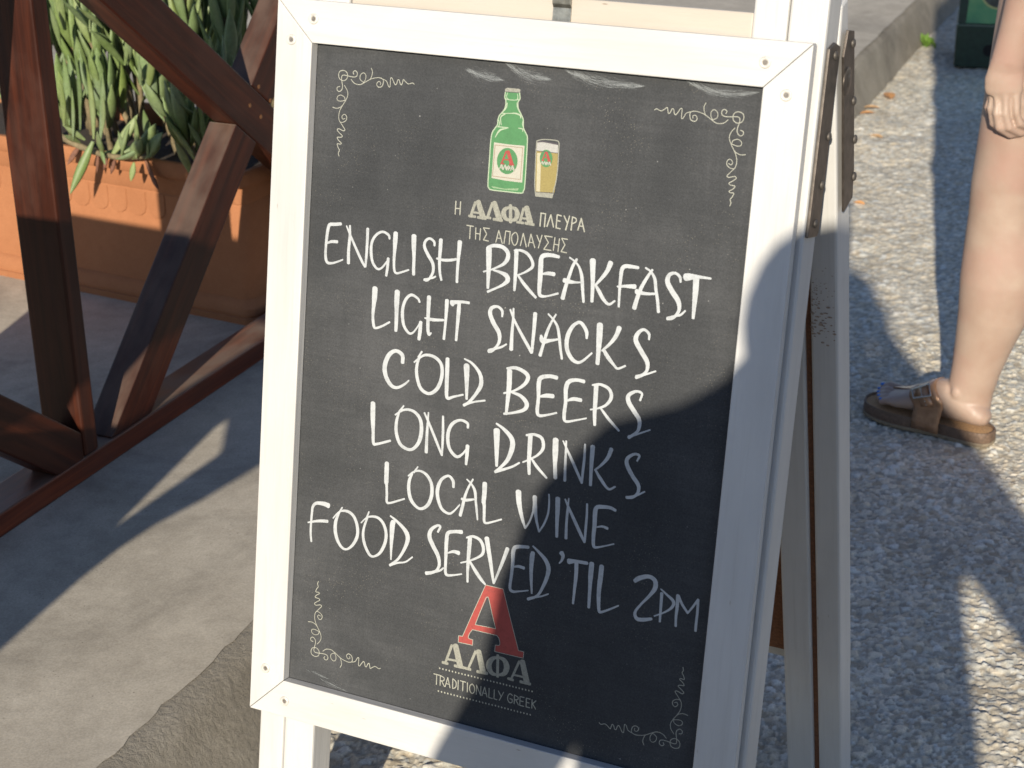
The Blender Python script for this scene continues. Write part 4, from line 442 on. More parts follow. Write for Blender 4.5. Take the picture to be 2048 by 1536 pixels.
for k in range(120):                                                  # fine scratches and stray marks
    x = rng.uniform(FM + 0.01, FW - FM - 0.01); y = rng.uniform(FM + 0.01, FH - FM - 0.01); l = rng.uniform(0.002, 0.012); an = rng.choice((0.05, -0.06, 1.5, 0.4)) + rng.gauss(0, 0.2)
    scr.append([x * 1e4, y * 1e4, 9, (x + l * math.cos(an)) * 1e4, (y + l * math.sin(an)) * 1e4, 7])
for (x, y, x2, y2) in ((0.355, 0.505, 0.3545, 0.465), (0.42, 0.53, 0.427, 0.50), (0.2195, 0.185, 0.232, 0.14), (0.205, 0.18, 0.23, 0.172)): scr.append([x * 1e4, y * 1e4, 14, (x + x2) / 2 * 1e4, (y + y2) / 2 * 1e4, 10, x2 * 1e4, y2 * 1e4, 7])
ribbons('scratches', scr, paint('scratch_grey', (0.10, 0.10, 0.097), 0.3, 800))

# legs of the front leaf: two battens with a fine joint
LT = 0.0455
def leg_front(u0, u1, uj, top):
    bm = bmesh.new(); d0 = FT + 0.0062
    for a, b in ((u0, uj - 0.0005), (uj + 0.0005, u1)): box(bm, fp(a, FOOT_V, d0), U * (b - a), V * (top - FOOT_V), NB * LT)
    return build('leg', bm, wp_v, sign, bevel=0.003)
leg_front(0.003, 0.081, 0.0385, 1.02); leg_front(0.549, 0.626, 0.586, 1.02)
bm = bmesh.new(); box(bm, fp(0.0815, 0.795, FT + 0.0105), U * 0.467, V * 0.088, NB * 0.030); build('crossbeam', bm, white_paint('cream_paint', U, (0.47, 0.415, 0.345)), sign, bevel=0.002)
# back leaf
BT = math.atan(0.239)
VB = Z * math.cos(BT) - N0 * math.sin(BT); NBB = N0 * math.cos(BT) + Z * math.sin(BT)
OB = O - Z * O.z + N0 * 0.489          # foot of the inner face of the back leaf at z = 0 (u = 0)
OB = Vector((O.x, O.y, 0)) + N0 * (0.275 + 0.879 * 0.239)
def bp(u, v, d=0.0): return OB + U * u + VB * v + NBB * d
wp_b = white_paint('white_paint_back', VB)
def leg_back(u0, u1, uj):
    bm = bmesh.new()
    for a, b in ((u0, uj - 0.0036), (uj + 0.0036, u1)):
        pr = [(0.0, 0.0), (1.085, 0.0), (1.163, 0.024), (1.163, LT), (0.0, LT)]
        prism(bm, [bp(a, x, y) for x, y in pr], U * (b - a))
    o = build('leg', bm, wp_b, sign, bevel=0.003)
    bm = bmesh.new(); box(bm, bp(uj - 0.0046, 0.0, 0.006), U * 0.0092, VB * 1.06, NBB * 0.030); build('joint_strip', bm, mdf, o)
    return o
blegR = leg_back(0.549, 0.626, 0.5905); leg_back(0.003, 0.081, 0.0385)
def bbar(pts, m):
    bm = bmesh.new(); prism(bm, [bp(*p, LT + 0.0065) for p in pts], NBB * FT); build('frame_bar', bm, m, sign, bevel=0.0012)
b0, b1 = 0.197, 1.06
bbar([(0, b1), (FW, b1), (FW - FM - g, b1 - FM), (FM + g, b1 - FM)], wp_u); bbar([(0, b0), (FW, b0), (FW - FM - g, b0 + FM), (FM + g, b0 + FM)], wp_u)
bbar([(0, b0 + 2 * g), (FM, b0 + FM + g), (FM, b1 - FM - g), (0, b1 - 2 * g)], wp_b); bbar([(FW, b0 + 2 * g), (FW - FM, b0 + FM + g), (FW - FM, b1 - FM - g), (FW, b1 - 2 * g)], wp_b)
bm = bmesh.new(); box(bm, bp(0.02, b0 + 0.02, LT + 0.0005), U * 0.58, VB * (b1 - b0 - 0.04), NBB * 0.0058); build('back_panel', bm, mdf, sign, label='bare brown rear face of the second board')
bm = bmesh.new(); box(bm, bp(0.0815, 1.04, 0.008), U * 0.467, VB * 0.088, NBB * 0.030); build('crossbeam', bm, wp_u, sign, bevel=0.002)
# worn paint on the back leg
bm = bmesh.new()
for k in range(480):
    t = rng.random() ** 0.7; x = 0.570 + abs(rng.gauss(0, 0.020)) + 0.006 * t; y = 0.872 - 0.095 * (t ** 0.8) + rng.gauss(0, 0.009)
    if not (0.5505 < x < 0.586 or 0.5955 < x < 0.6225): continue
    r = rng.uniform(0.0003, 0.0010) * (1.6 if t > 0.6 else 0.8); a0 = rng.random() * 6; n = rng.choice((5, 6, 7)); e = rng.uniform(1, 2.2)
    c = [bp(x + r * e * math.cos(a0 + i * 6.283 / n) * rng.uniform(.6, 1.2), y + r * math.sin(a0 + i * 6.283 / n) * rng.uniform(.6, 1.2), -0.00025 - k * 1e-6) for i in range(n)]
    bm.faces.new([bm.verts.new(p) for p in c])
build('paint_wear', bm, simple('worn_to_wood', (0.33, 0.26, 0.21), 0.8, 0, 0.4, 500), blegR)
# hinge straps on the right hand side
def strap(c0, c1, half, axis_v, nb, du, th, cut, name='hinge_strap'):
    """flat bar from c0 to c1 in the side plane; nb = in-plane normal of the bar"""
    bm = bmesh.new(); a = c0 + U * du; b = c1 + U * du; t = (b - a).normalized()
    prism(bm, [a - nb * half + t * cut[0], a - nb * (half * 0.1) , a + nb * half + t * cut[1], b + nb * half - t * cut[2], b + nb * (half * 0.7), b - nb * half - t * cut[3]], U * th)
    return build(name, bm, steel, sign, bevel=0.0006)
def bolt(parent, p, du, r=0.0048):
    bm = bmesh.new(); a = p + U * du; loft(bm, [a, a + U * 0.0010, a + U * 0.0022, a + U * 0.0028], [r, r * 0.98, r * 0.75, r * 0.35], side=V, seg=14)
    build('bolt', bm, bolt_m, parent, smooth=True, autosmooth=50)
side_u = 0.6262
def side_pt(n, z): return Vector((O.x, O.y, 0)) + U * side_u + N0 * n + Z * z
vF = V; nF = NB
st1 = strap(side_pt(0.2105, 1.105), side_pt(0.169, 0.912), 0.0195, vF, nF, 0.0005, 0.0028, (0.006, 0.004, 0.004, 0.002))
for n_, z_ in ((0.2105, 1.092), (0.2045, 1.010), (0.189, 0.963), (0.1735, 0.926)): bolt(st1, side_pt(n_, z_), 0.0033)
st2 = strap(side_pt(0.245, 1.112), side_pt(0.2885, 0.915), 0.0190, VB, NBB, 0.0040, 0.0028, (0.022, 0.010, 0.030, 0.0))
for n_, z_ in ((0.262, 1.094), (0.279, 1.030), (0.2935, 0.985), (0.3005, 0.942)): bolt(st2, side_pt(n_, z_), 0.0068, 0.0050)
bm = bmesh.new(); p = side_pt(0.2475, 1.058) + U * 0.0068; loft(bm, [p, p + U * 0.001, p + U * 0.0022], [0.0145, 0.0145, 0.011], side=V, seg=22); loft(bm, [p + U * 0.0023, p + U * 0.003], [0.007, 0.0055], side=V, seg=18); build('rivet', bm, steel, st2, smooth=True, autosmooth=40)
# steel hook over the crossbeam
bm = bmesh.new(); w = 0.021; prof = [(0.852, 0.0085), (0.872, 0.0090), (0.876, 0.0060), (0.890, 0.0040), (0.896, 0.012), (0.894, 0.045)]
fr = []
for (v_, d_) in prof:
    k = 0.0022 if v_ < 0.874 else 0.0
    fr.append([bm.verts.new(fp(0.3385 + sx * (w / 2 + k * (1 if sx > 0 else -1) * 0), v_, d_ + dd + FT - 0.0)) for sx, dd in ((-1, 0), (1, 0), (1, 0.0022), (-1, 0.0022))])
for a, b in zip(fr, fr[1:]):
    for k in range(4): bm.faces.new((a[k], a[(k + 1) % 4], b[(k + 1) % 4], b[k]))
bm.faces.new(fr[0]); bm.faces.new(fr[-1]); bmesh.ops.recalc_face_normals(bm, faces=bm.faces)
build('hook', bm, simple('bare_steel', (0.30, 0.29, 0.25), 0.38, 0.9, 0.3, 120, 0.4, 0.0008), sign, bevel=0.0005)

# ------------------------------------------------------------------ the wooden railing
P0 = Vector((-0.625, 2.978, PAT)); RA = R(24.0); RD = Vector((math.sin(RA), math.cos(RA), 0)); RN = Vector((math.cos(RA), -math.sin(RA), 0))
def rp(s, h, d=0.0): return P0 + RD * s + Z * h - RN * d          # d = depth behind the street face
w_rail = dark_wood('stained_rail', RD, 3.2); w_post = dark_wood('stained_post', Z)
def brace_mat(s0, h0, s1, h1, nm): return dark_wood(nm, RD * (s1 - s0) + Z * (h1 - h0))
w_up = dark_wood('stained_brace_rising', RD + Z * 0.95); w_dn = dark_wood('stained_brace_falling', RD - Z * 0.80)
PIT = 1.19; PH = 1.0
railing = thing('railing', tuple(rp(-0.245, 0, 0.04)), 'dark red brown wooden railing with crossed braces beside the white sign', 'railing')
def rail_post(s, top):
    bm = bmesh.new(); box(bm, rp(s - 0.020, 0.041, 0.0), RD * 0.039, -RN * 0.085, Z * (top - 0.041)); build('post', bm, w_post, railing, bevel=0.004)
posts = [-0.66, -0.245, 0.945]; PTOP = [0.80, 1.06, 1.06]
for s, t_ in zip(posts, PTOP): rail_post(s, t_)
L0r, L1r = posts[0] - 0.02, posts[-1] + 0.02
bm = bmesh.new(); box(bm, rp(L0r, 0.0, 0.0), RD * (L1r - L0r), -RN * 0.075, Z * 0.040); build('bottom_rail', bm, w_rail, railing, bevel=0.003)
bm = bmesh.new(); box(bm, rp(-0.2245, PH - 0.04, 0.003), RD * 1.149, -RN * 0.068, Z * 0.040); build('top_rail', bm, w_rail, railing, bevel=0.004)
bm = bmesh.new(); prism(bm, [rp(s_, h_, 0.003) for s_, h_ in ((-0.6405, 0.72), (-0.2655, 0.94), (-0.2655, 0.985), (-0.6405, 0.765))], -RN * 0.068); build('top_rail', bm, w_rail, railing, bevel=0.004)
def brace(sa, ha, sb, hb, half, m, d0, dep):
    a = rp(sa, ha, d0); b = rp(sb, hb, d0); t = (b - a).normalized(); n = t.cross(RN).normalized()
    if n.z < 0: n = -n
    bm = bmesh.new(); return bm, a, b, t, n
for i, (s0, s1) in enumerate(zip(posts, posts[1:])):
    a, b = s0 + 0.0195, s1 - 0.0205; mid = (a + b) / 2; hm = 0.492; half = 0.042
    # falling brace in one piece
    def quad(sa, ha, sb, hb, half, d0, dep, m, nm='brace', ca=None, cb=None):
        A = Vector((sa, ha)); B = Vector((sb, hb)); t = (B - A).normalized(); n = Vector((-t.y, t.x))
        q = [A + n * half, A - n * half, B - n * half, B + n * half]
        if ca is not None:
            for k in (0, 1): q[k] = q[k] + t * ((ca - q[k].x) / t.x)
        if cb is not None:
            for k in (2, 3): q[k] = q[k] + t * ((cb - q[k].x) / t.x)
        bm = bmesh.new(); prism(bm, [rp(p.x, p.y, d0) for p in q], -RN * dep); build(nm, bm, m, railing, bevel=0.003)
    k = 0.80; lo_ = i == 0
    if lo_: quad(a, hm + k * (-0.84 - a), b, hm - k * (b + 0.84), half, 0.002, 0.052, w_dn, ca=a, cb=b)
    else: quad(a, hm + k * (mid - a), b, hm - k * (b - mid), half, 0.002, 0.052, w_dn, ca=a, cb=b)
    # rising brace in two pieces that meet it
    tdir = Vector((1, 0.95)).normalized(); fdir = Vector((1, -k)).normalized(); fn = Vector((-fdir.y, fdir.x)); c = Vector((mid, hm))
    for sg in (() if lo_ else (-1, 1)):
        nn = Vector((-tdir.y, tdir.x)); inner = []
        for e in (1, -1):
            o2 = c + nn * half * e; t = (sg * (half + 0.0008) - (o2 - c).dot(fn)) / tdir.dot(fn); inner.append(o2 + tdir * t)
        far = []
        for e in (1, -1):
            o2 = c + nn * half * e; xe = (b if sg > 0 else a); q = o2 + tdir * ((xe - o2.x) / tdir.x)
            if q.y > PH - 0.041: q = o2 + tdir * ((PH - 0.041 - o2.y) / tdir.y)
            if q.y < 0.041: q = o2 + tdir * ((0.041 - o2.y) / tdir.y)
            far.append(q)
        bm = bmesh.new(); prism(bm, [rp(p.x, p.y, 0.002) for p in (inner[0], inner[1], far[1], far[0])], -RN * 0.060); build('brace', bm, w_up, railing, bevel=0.003)
# pale plugs over the screws at the crossing
bm = bmesh.new()
plug = simple('wood_plug', (0.20, 0.085, 0.028), 0.5, 0, 0.2, 200)
for (px, py) in ((517.5, 173.5), (541, 201), (500, 211), (522, 233.5)):
    q = on_plane(px, py, rp(0, 0, 0.002), RN); bm = bmesh.new(); loft(bm, [q - RN * 0.002, q + RN * 0.0006], [0.0042, 0.0042], seg=12); build('screw_plug', bm, plug, railing)

# ------------------------------------------------------------------ terracotta planter
PA = Vector((-1.163, 3.802, PAT)); PD = Vector((0.874, -0.486, 0)).normalized(); PN = Vector((PD.y, -PD.x, 0))       # PN points to the camera
def pp(s, h, d=0.0): return PA + PD * s + Z * h + PN * d
terra = concrete('terracotta_plastic', (0.32, 0.132, 0.060), (0.375, 0.160, 0.075), 2.0, 0.12, False, 0.001)
planter = thing('planter', tuple(pp(0.2, 0, -0.15)), 'terracotta coloured rectangular planter with scalloped relief behind the railing', 'planter')
def rect_ring(bm, s0, s1, d0, d1, h, r=0.02):
    pts = []
    for (cs, cd, a0) in ((s1 - r, d1 - r, 0), (s0 + r, d1 - r, 90), (s0 + r, d0 + r, 180), (s1 - r, d0 + r, 270)):
        for k in range(5):
            an = R(a0 + 22.5 * k); pts.append(bm.verts.new(pp(cs + r * math.cos(an), h, cd + r * math.sin(an))))
    return pts
bm = bmesh.new()
S0, S1, D0 = -0.42, 0.708, -0.34
prof = [(0.0, 0.0), (0.012, 0.0), (0.014, 0.014), (0.010, 0.016), (0.010, 0.020), (0.014, 0.022), (0.014, 0.036), (0.006, 0.048), (0.0, 0.052), (0.0, 0.257), (-0.0006, 0.2585), (0.0006, 0.260), (0.003, 0.296), (0.014, 0.299), (0.017, 0.303), (0.019, 0.328), (0.016, 0.334), (0.006, 0.334), (-0.004, 0.325), (-0.012, 0.285)]
rings = [rect_ring(bm, S0 - o, S1 + o, D0 - o, o, h, 0.025) for o, h in prof]
for a, b in zip(rings, rings[1:]):
    for k in range(len(a)): bm.faces.new((a[k], a[(k + 1) % len(a)], b[(k + 1) % len(a)], b[k]))
bm.faces.new(rings[0]); bmesh.ops.recalc_face_normals(bm, faces=bm.faces)
build('planter_body', bm, terra, planter, smooth=True, autosmooth=35)
bm = bmesh.new(); f = bm.faces.new(rect_ring(bm, S0 + 0.013, S1 - 0.013, D0 + 0.013, -0.013, 0.292, 0.02)); f.normal_update()
build('soil', bm, simple('potting_soil', (0.045, 0.032, 0.022), 0.95, 0, 0.4, 150, 0.8, 0.004), planter)
bm = bmesh.new()                                                       # scalloped relief: a row of shallow tongues
for k in range(-10, 16):
    s = 0.0515 * k - 0.0095
    if not (S0 + 0.02 < s < S1 - 0.06): continue
    path = [(s + 0.0005, 0.255), (s + 0.0005, 0.222), (s + 0.006, 0.207), (s + 0.019, 0.200), (s + 0.033, 0.201), (s + 0.044, 0.209), (s + 0.0485, 0.222), (s + 0.0485, 0.255)]
    vs = [bm.verts.new(pp(a, b, 0.0022)) for a, b in path]; vo = [bm.verts.new(pp(a, b, 0.0002)) for a, b in [((x - s - 0.0245) * 1.06 + s + 0.0245, y - (0.0012 if y < 0.25 else 0)) for x, y in path]]
    bm.faces.new(vs)
    for i in range(len(vs) - 1): bm.faces.new((vs[i], vo[i], vo[i + 1], vs[i + 1]))
bmesh.ops.recalc_face_normals(bm, faces=bm.faces); build('relief', bm, terra, planter)

# ------------------------------------------------------------------ succulents
def leaf_material():
    m, nt, b = new_mat('succulent_leaf'); v = coords(nt); n = tnoise(nt, v, 9, 4); n2 = tnoise(nt, v, 120, 4)
    base = ramp(nt, n, [(0.3, (0.130, 0.190, 0.052)), (0.5, (0.175, 0.232, 0.098)), (0.68, (0.215, 0.268, 0.150))])
    base = mixc(nt, 1.0, base, ramp(nt, n2, [(0.3, 0.85), (0.7, 1.12)]), 'MULTIPLY')
    isl = node(nt, 'ShaderNodeNewGeometry'); base = mixc(nt, 1.0, base, ramp(nt, isl.outputs['Random Per Island'], [(0.0, (0.78, 0.82, 0.80)), (0.35, (1.0, 0.98, 0.85)), (0.7, (1.0, 1.04, 1.12)), (1.0, (1.22, 1.15, 0.92))]), 'MULTIPLY')
    sp = ramp(nt, tvor(nt, v, 75), [(0.05, 1), (0.12, 0)]); base = mixc(nt, mth(nt, 'MULTIPLY', sp, ramp(nt, tnoise(nt, v, 15, 2), [(0.6, 0), (0.68, 0.7)])), base, (0.25, 0.13, 0.05))
    nt.links.new(base, b.inputs['Base Color']); b.inputs['Roughness'].default_value = 0.5; b.inputs['Subsurface Weight'].default_value = 0.08; b.inputs['Subsurface Radius'].default_value = (0.004, 0.006, 0.002)
    bump(nt, b, n2, 0.15, 0.0006); return m
leaf_m = leaf_material(); stem_m = simple('succulent_stem', (0.20, 0.155, 0.085), 0.8, 0, 0.3, 90, 0.5, 0.002)
dry_m = simple('dry_leaf', (0.17, 0.075, 0.045), 0.8, 0, 0.35, 100, 0.5, 0.002)
def add_leaf(bm, base, d, L, W, face, bend=0.25, th=0.42, seg=8, mi=0):
    """fleshy lance shaped leaf; face = direction its flat side looks"""
    d = Vector(d).normalized(); f = Vector(face); f = (f - d * f.dot(d)); f = f.normalized() if f.length > 1e-4 else frame_of(d)[0]
    prof = [(0.0, 0.34), (0.06, 0.44), (0.2, 0.70), (0.36, 0.94), (0.5, 1.0), (0.68, 0.84), (0.84, 0.52), (0.95, 0.2), (1.0, 0.02)]
    rings = []; p = Vector(base); prev = 0; cur = d.copy()
    for t, w in prof:
        cur = (d + f * (bend * (t - 0.1)) * 1.0).normalized(); p = p + cur * (L * (t - prev)); prev = t
        s = cur.cross(f).normalized(); nf = s.cross(cur)
        rings.append([bm.verts.new(p + s * (W / 2 * w * math.cos(2 * math.pi * k / seg)) + nf * (W / 2 * th * max(w, 0.25) * math.sin(2 * math.pi * k / seg))) for k in range(seg)])
    for a, b in zip(rings, rings[1:]):
        for k in range(seg):
            q = bm.faces.new((a[k], a[(k + 1) % seg], b[(k + 1) % seg], b[k])); q.material_index = mi; q.smooth = True
    bm.faces.new(rings[-1]).material_index = mi
def stem_path(a, b, sag, n=7):
    out = []
    for i in range(n):
        t = i / (n - 1); out.append(a.lerp(b, t) + Z * (-sag * math.sin(math.pi * t)) )
    return out
def succulent(label, stems, seed, extra=()):
    r = random.Random(seed); root = thing('succulent_plant', tuple(stems[0][0]), label, 'plant', 'succulents in the planter')
    bs = bmesh.new(); bl = bmesh.new()
    for (a, b, sag, nl, LL) in stems:
        path = stem_path(Vector(a), Vector(b), sag, 9); n = len(path)
        loft(bs, path, [0.0075 - 0.003 * i / n for i in range(n)], seg=8)
        ga = r.random() * 6
        for k in range(nl):
            t = 0.42 + 0.58 * (k / (nl - 1)) ** 0.9; x = t * (n - 1); i = min(int(x), n - 2); p = path[i].lerp(path[i + 1], x - i); ax = (path[i + 1] - path[i]).normalized()
            ga += 2.399; s, q = frame_of(ax, Vector((0.3, 0.1, 1)) if abs(ax.z) < 0.9 else PD); rad = s * math.cos(ga) + q * math.sin(ga)
            open_ = 0.95 - 0.65 * (k / nl)
            d = ax * (1 - 0.55 * open_) + rad * open_ * 0.75 + Z * 0.62
            add_leaf(bl, p + rad * 0.004, d, LL * 1.15 * r.uniform(0.7, 1.15) * (1.0 - 0.35 * (k / nl) ** 3), 0.0265 * r.uniform(0.75, 1.2), -rad + Z * 0.3, r.uniform(0.15, 0.5))
    for e in extra: add_leaf(bl, *e)
    build('stem', bs, stem_m, root, smooth=True); build('leaves', bl, [leaf_m, dry_m], root)
    return root
def leaf_px(bx, by, tx, ty, d0, d1, W, face=None, bend=0.2, mi=0):
    """one prominent leaf given by the pixels of its base and tip on planes d0, d1 in front of the planter"""
    a = on_plane(bx, by, pp(0, 0, d0), PN); b = on_plane(tx, ty, pp(0, 0, d1), PN)
    return (a, b - a, (b - a).length, W, face or (PN * 0.8 + PD * rng.uniform(-0.5, 0.5)), bend, 0.45, 8, mi)
front = [leaf_px(*q) for q in (
    (187, 277, 188, 124, 0.03, 0.07, 0.021), (160, 262, 168, 100, 0.02, 0.05, 0.021), (200, 280, 218, 140, 0.05, 0.08, 0.019), (205, 260, 214, 185, 0.06, 0.09, 0.014), (128, 252, 127, 150, 0.05, 0.09, 0.016), (140, 250, 133, 100, 0.02, 0.04, 0.018), (146, 280, 150, 170, 0.06, 0.08, 0.009),
    (272, 316, 281, 228, 0.07, 0.11, 0.018), (302, 300, 290, 215, 0.04, 0.06, 0.020), (295, 315, 297, 282, 0.07, 0.08, 0.008), (246, 310, 240, 258, 0.05, 0.07, 0.012), (186, 283, 141, 388, 0.06, 0.10, 0.021), (200, 296, 213, 330, 0.06, 0.07, 0.012), (268, 325, 263, 362, 0.06, 0.06, 0.014),
    (395, 330, 347, 242, 0.03, 0.10, 0.018), (383, 350, 350, 272, 0.02, 0.09, 0.018), (405, 300, 380, 240, 0.0, 0.04, 0.016), (410, 290, 400, 200, -0.02, 0.0, 0.014), (395, 240, 352, 190, -0.02, 0.05, 0.022),
    (250, 130, 262, 50, 0.02, 0.05, 0.013), (255, 128, 272, 62, 0.0, 0.06, 0.019), (280, 170, 283, 118, 0.02, 0.05, 0.012), (295, 180, 312, 100, 0.0, 0.05, 0.019), (130, 60, 108, -60, 0.0, 0.04, 0.02), (120, 90, 104, 10, 0.02, 0.05, 0.016), (176, 55, 128, -8, -0.02, 0.05, 0.019), (205, 55, 160, 10, 0.0, 0.06, 0.018), (250, 130, 180, 50, -0.02, 0.06, 0.019), (222, 85, 186, 58, 0.0, 0.05, 0.017),
    (160, 285, 127, 268, 0.04, 0.08, 0.014), (170, 280, 128, 250, 0.04, 0.07, 0.015))]
dry = [leaf_px(*q, None, 0.1, 1) for q in ((160, 290, 135, 330, 0.03, 0.05, 0.012), (195, 300, 195, 345, 0.04, 0.04, 0.010), (215, 310, 208, 340, 0.04, 0.04, 0.010), (230, 318, 222, 348, 0.04, 0.04, 0.010), (290, 320, 315, 375, 0.03, 0.04, 0.012), (300, 345, 318, 380, 0.03, 0.035, 0.011))]
crawl = [(on_plane(120, 272, pp(0, 0, 0.03), PN), on_plane(300, 312, pp(0, 0, 0.06), PN), 0.02, 10, 0.085)]
def S(s, d, s2, h2, d2, sag=0.0, n=14, L=0.115): return (tuple(pp(s, 0.28, d)), tuple(pp(s2, h2, d2)), sag, n, L)
succulent('blue green succulent with long upright leaves trailing over the planter rim', crawl + [S(0.22, -0.05, 0.27, 0.43, 0.01), S(0.30, -0.08, 0.36, 0.47, 0.0), S(0.16, -0.06, 0.12, 0.44, 0.0), S(0.28, -0.12, 0.22, 0.60, -0.05, 0.02, 18), S(0.40, -0.10, 0.30, 0.62, -0.02, 0.03, 18), S(0.1, -0.1, 0.14, 0.58, -0.06), S(0.34, -0.14, 0.40, 0.60, -0.08, 0.0, 16)], 3, front[:16] + front[19:] + dry)
succulent('blue green succulent at the right hand end of the planter, lower than its neighbour', [S(0.55, -0.08, 0.58, 0.42, 0.02), S(0.60, -0.12, 0.64, 0.50, -0.04), S(0.50, -0.10, 0.49, 0.50, 0.0), S(0.57, -0.18, 0.62, 0.66, -0.10, 0.02, 18, 0.13), S(0.48, -0.18, 0.53, 0.74, -0.08, 0.03, 20, 0.14), S(0.45, -0.2, 0.44, 0.62, -0.1)], 5, front[16:19])
succulent('tall blue green succulent whose leafy tips rise behind the falling brace', [S(0.30, -0.20, 0.32, 0.78, -0.12, 0.02, 20, 0.13), S(0.20, -0.22, 0.16, 0.80, -0.12, 0.02, 20, 0.13), S(0.40, -0.24, 0.46, 0.88, -0.16, 0.02, 20, 0.14), S(0.10, -0.24, 0.04, 0.70, -0.14, 0.0, 18), S(0.0, -0.2, -0.05, 0.62, -0.1), S(-0.1, -0.2, -0.12, 0.66, -0.1), S(0.24, -0.24, 0.25, 0.66, -0.16), S(0.36, -0.26, 0.38, 0.70, -0.2), S(0.05, -0.12, 0.02, 0.5, -0.02), S(0.42, -0.16, 0.42, 0.50, -0.08), S(0.14, -0.2, 0.2, 0.9, -0.1, 0.02, 20, 0.13), S(0.1, -0.26, 0.12, 0.52, -0.22, 0, 16), S(0.2, -0.27, 0.22, 0.56, -0.22, 0, 16), S(0.3, -0.28, 0.31, 0.54, -0.24, 0, 16), S(0.42, -0.27, 0.43, 0.58, -0.24, 0, 16), S(0.52, -0.27, 0.54, 0.60, -0.24, 0, 16), S(0.12, -0.28, 0.1, 0.80, -0.22, 0.02, 20, 0.13), S(0.3, -0.28, 0.28, 0.86, -0.22, 0.02, 20, 0.13), S(0.44, -0.28, 0.42, 0.80, -0.22, 0.02, 20, 0.13), S(0.38, -0.2, 0.39, 0.98, -0.12, 0.02, 22, 0.14), S(0.5, -0.26, 0.55, 0.86, -0.2, 0.02, 20, 0.13), S(0.22, -0.26, 0.24, 1.0, -0.16, 0.02, 22, 0.14), S(0.02, -0.28, 0.03, 0.62, -0.26, 0, 18, 0.13), S(0.1, -0.29, 0.13, 0.68, -0.27, 0, 18, 0.13), S(0.2, -0.3, 0.2, 0.72, -0.28, 0, 18, 0.13), S(0.27, -0.3, 0.29, 0.64, -0.28, 0, 18, 0.13), S(0.06, -0.3, 0.07, 0.9, -0.27, 0, 20, 0.13), S(0.16, -0.3, 0.15, 0.96, -0.27, 0, 20, 0.13), S(0.5, -0.3, 0.5, 0.70, -0.28, 0, 18, 0.13), S(0.6, -0.3, 0.62, 0.74, -0.26, 0, 18, 0.13), S(0.58, -0.3, 0.58, 0.94, -0.26, 0, 20, 0.13)], 9)

# ------------------------------------------------------------------ the woman walking past on the right
skin = None
def skin_material():
    m, nt, b = new_mat('skin'); v = coords(nt); n = tnoise(nt, v, 14, 4); n2 = tnoise(nt, v, 420, 3)
    base = ramp(nt, n, [(0.3, (0.335, 0.225, 0.168)), (0.55, (0.375, 0.268, 0.205)), (0.75, (0.41, 0.305, 0.235))])
    pk = tnoise(nt, v, 6.0, 3); base = mixc(nt, ramp(nt, pk, [(0.48, 0.0), (0.7, 0.6)]), base, (0.40, 0.225, 0.18))
    fr = ramp(nt, tvor(nt, v, 60), [(0.02, 0.72), (0.05, 1.0)]); frm = ramp(nt, tnoise(nt, v, 19, 2), [(0.54, 1), (0.6, 0)])
    base = mixc(nt, 1.0, base, mixc(nt, frm, fr, 1.0), 'MULTIPLY')
    nt.links.new(base, b.inputs['Base Color']); b.inputs['Roughness'].default_value = 0.48; b.inputs['Subsurface Weight'].default_value = 0.12
    b.inputs['Subsurface Radius'].default_value = (0.012, 0.005, 0.003); bump(nt, b, mth(nt, 'ADD', n2, mth(nt, 'MULTIPLY', tnoise(nt, v, 35, 4), 1.5)), 0.22, 0.0008); return m
skin = skin_material()
woman = thing('person', (0.93, 3.17, 0), 'woman with bare legs in brown buckled sandals walking past behind the sign', 'person')
H0 = Vector((0.931, 3.143, 0)); FD = Vector((-0.762, 0.647, 0)); FL = Vector((-0.647, -0.762, 0))     # heel, toe direction, her left
CD = Vector((0.27, 0.963, 0))                                                                       # away from the camera
def lp(px, py, dn=0.0): return on_plane(px, py, Vector((0.915, 3.175, 0)) - CD * dn, CD)
k_px = 1.0 / 985.0
bm = bmesh.new()
def ft(t, z, l=0.0): return H0 + FD * t + Z * z + FL * l
ank = ft(0.062, 0.105)
# shin, calf and thigh, pixel centres and half widths
legpix = [(1936, 815, 42, 33), (1941, 780, 43, 33), (1952, 738, 46, 38), (1967, 686, 54, 46), (1984, 633, 64, 55), (1997, 560, 71, 60), (2002, 490, 67, 58), (2004, 432, 61, 57), (2009, 370, 60, 60), (2022, 310, 63, 66), (2046, 230, 73, 74), (2073, 130, 82, 82), (2104, 0, 90, 88)]
pts = [lp(x, y) for x, y, a, b in legpix]; rad = [(a * k_px, b * k_px) for x, y, a, b in legpix]
side_cam = Vector((CD.y, -CD.x, 0))
hipL = pts[-1] + Z * 0.14 + side_cam * 0.02
loft(bm, pts + [hipL], rad + [(0.095, 0.095)], side=side_cam, seg=56)
ball(bm, lp(1972, 428, 0.0), (0.030, 0.034, 0.042), 14)                                              # knee cap
loft(bm, [ft(-0.002, 0.050), ft(0.006, 0.052), ft(0.022, 0.058), ft(0.05, 0.068), ft(0.085, 0.075), ft(0.115, 0.070), ft(0.15, 0.058), ft(0.18, 0.050), ft(0.205, 0.046)],
     [(0.012, 0.010), (0.022, 0.017), (0.029, 0.025), (0.031, 0.036), (0.032, 0.042), (0.036, 0.036), (0.041, 0.025), (0.043, 0.017), (0.040, 0.012)], side=FL, seg=20)
toes = [(-0.030, 0.253, 0.0115), (-0.010, 0.249, 0.0088), (0.006, 0.242, 0.0082), (0.021, 0.233, 0.0078), (0.034, 0.222, 0.0075)]
for l, t, r in toes: capsule_chain(bm, [ft(0.18, 0.046, l * 0.95), ft(t - 0.022, 0.049, l), ft(t - r, 0.043, l * 0.98)], [r * 1.05, r * 1.05, r])
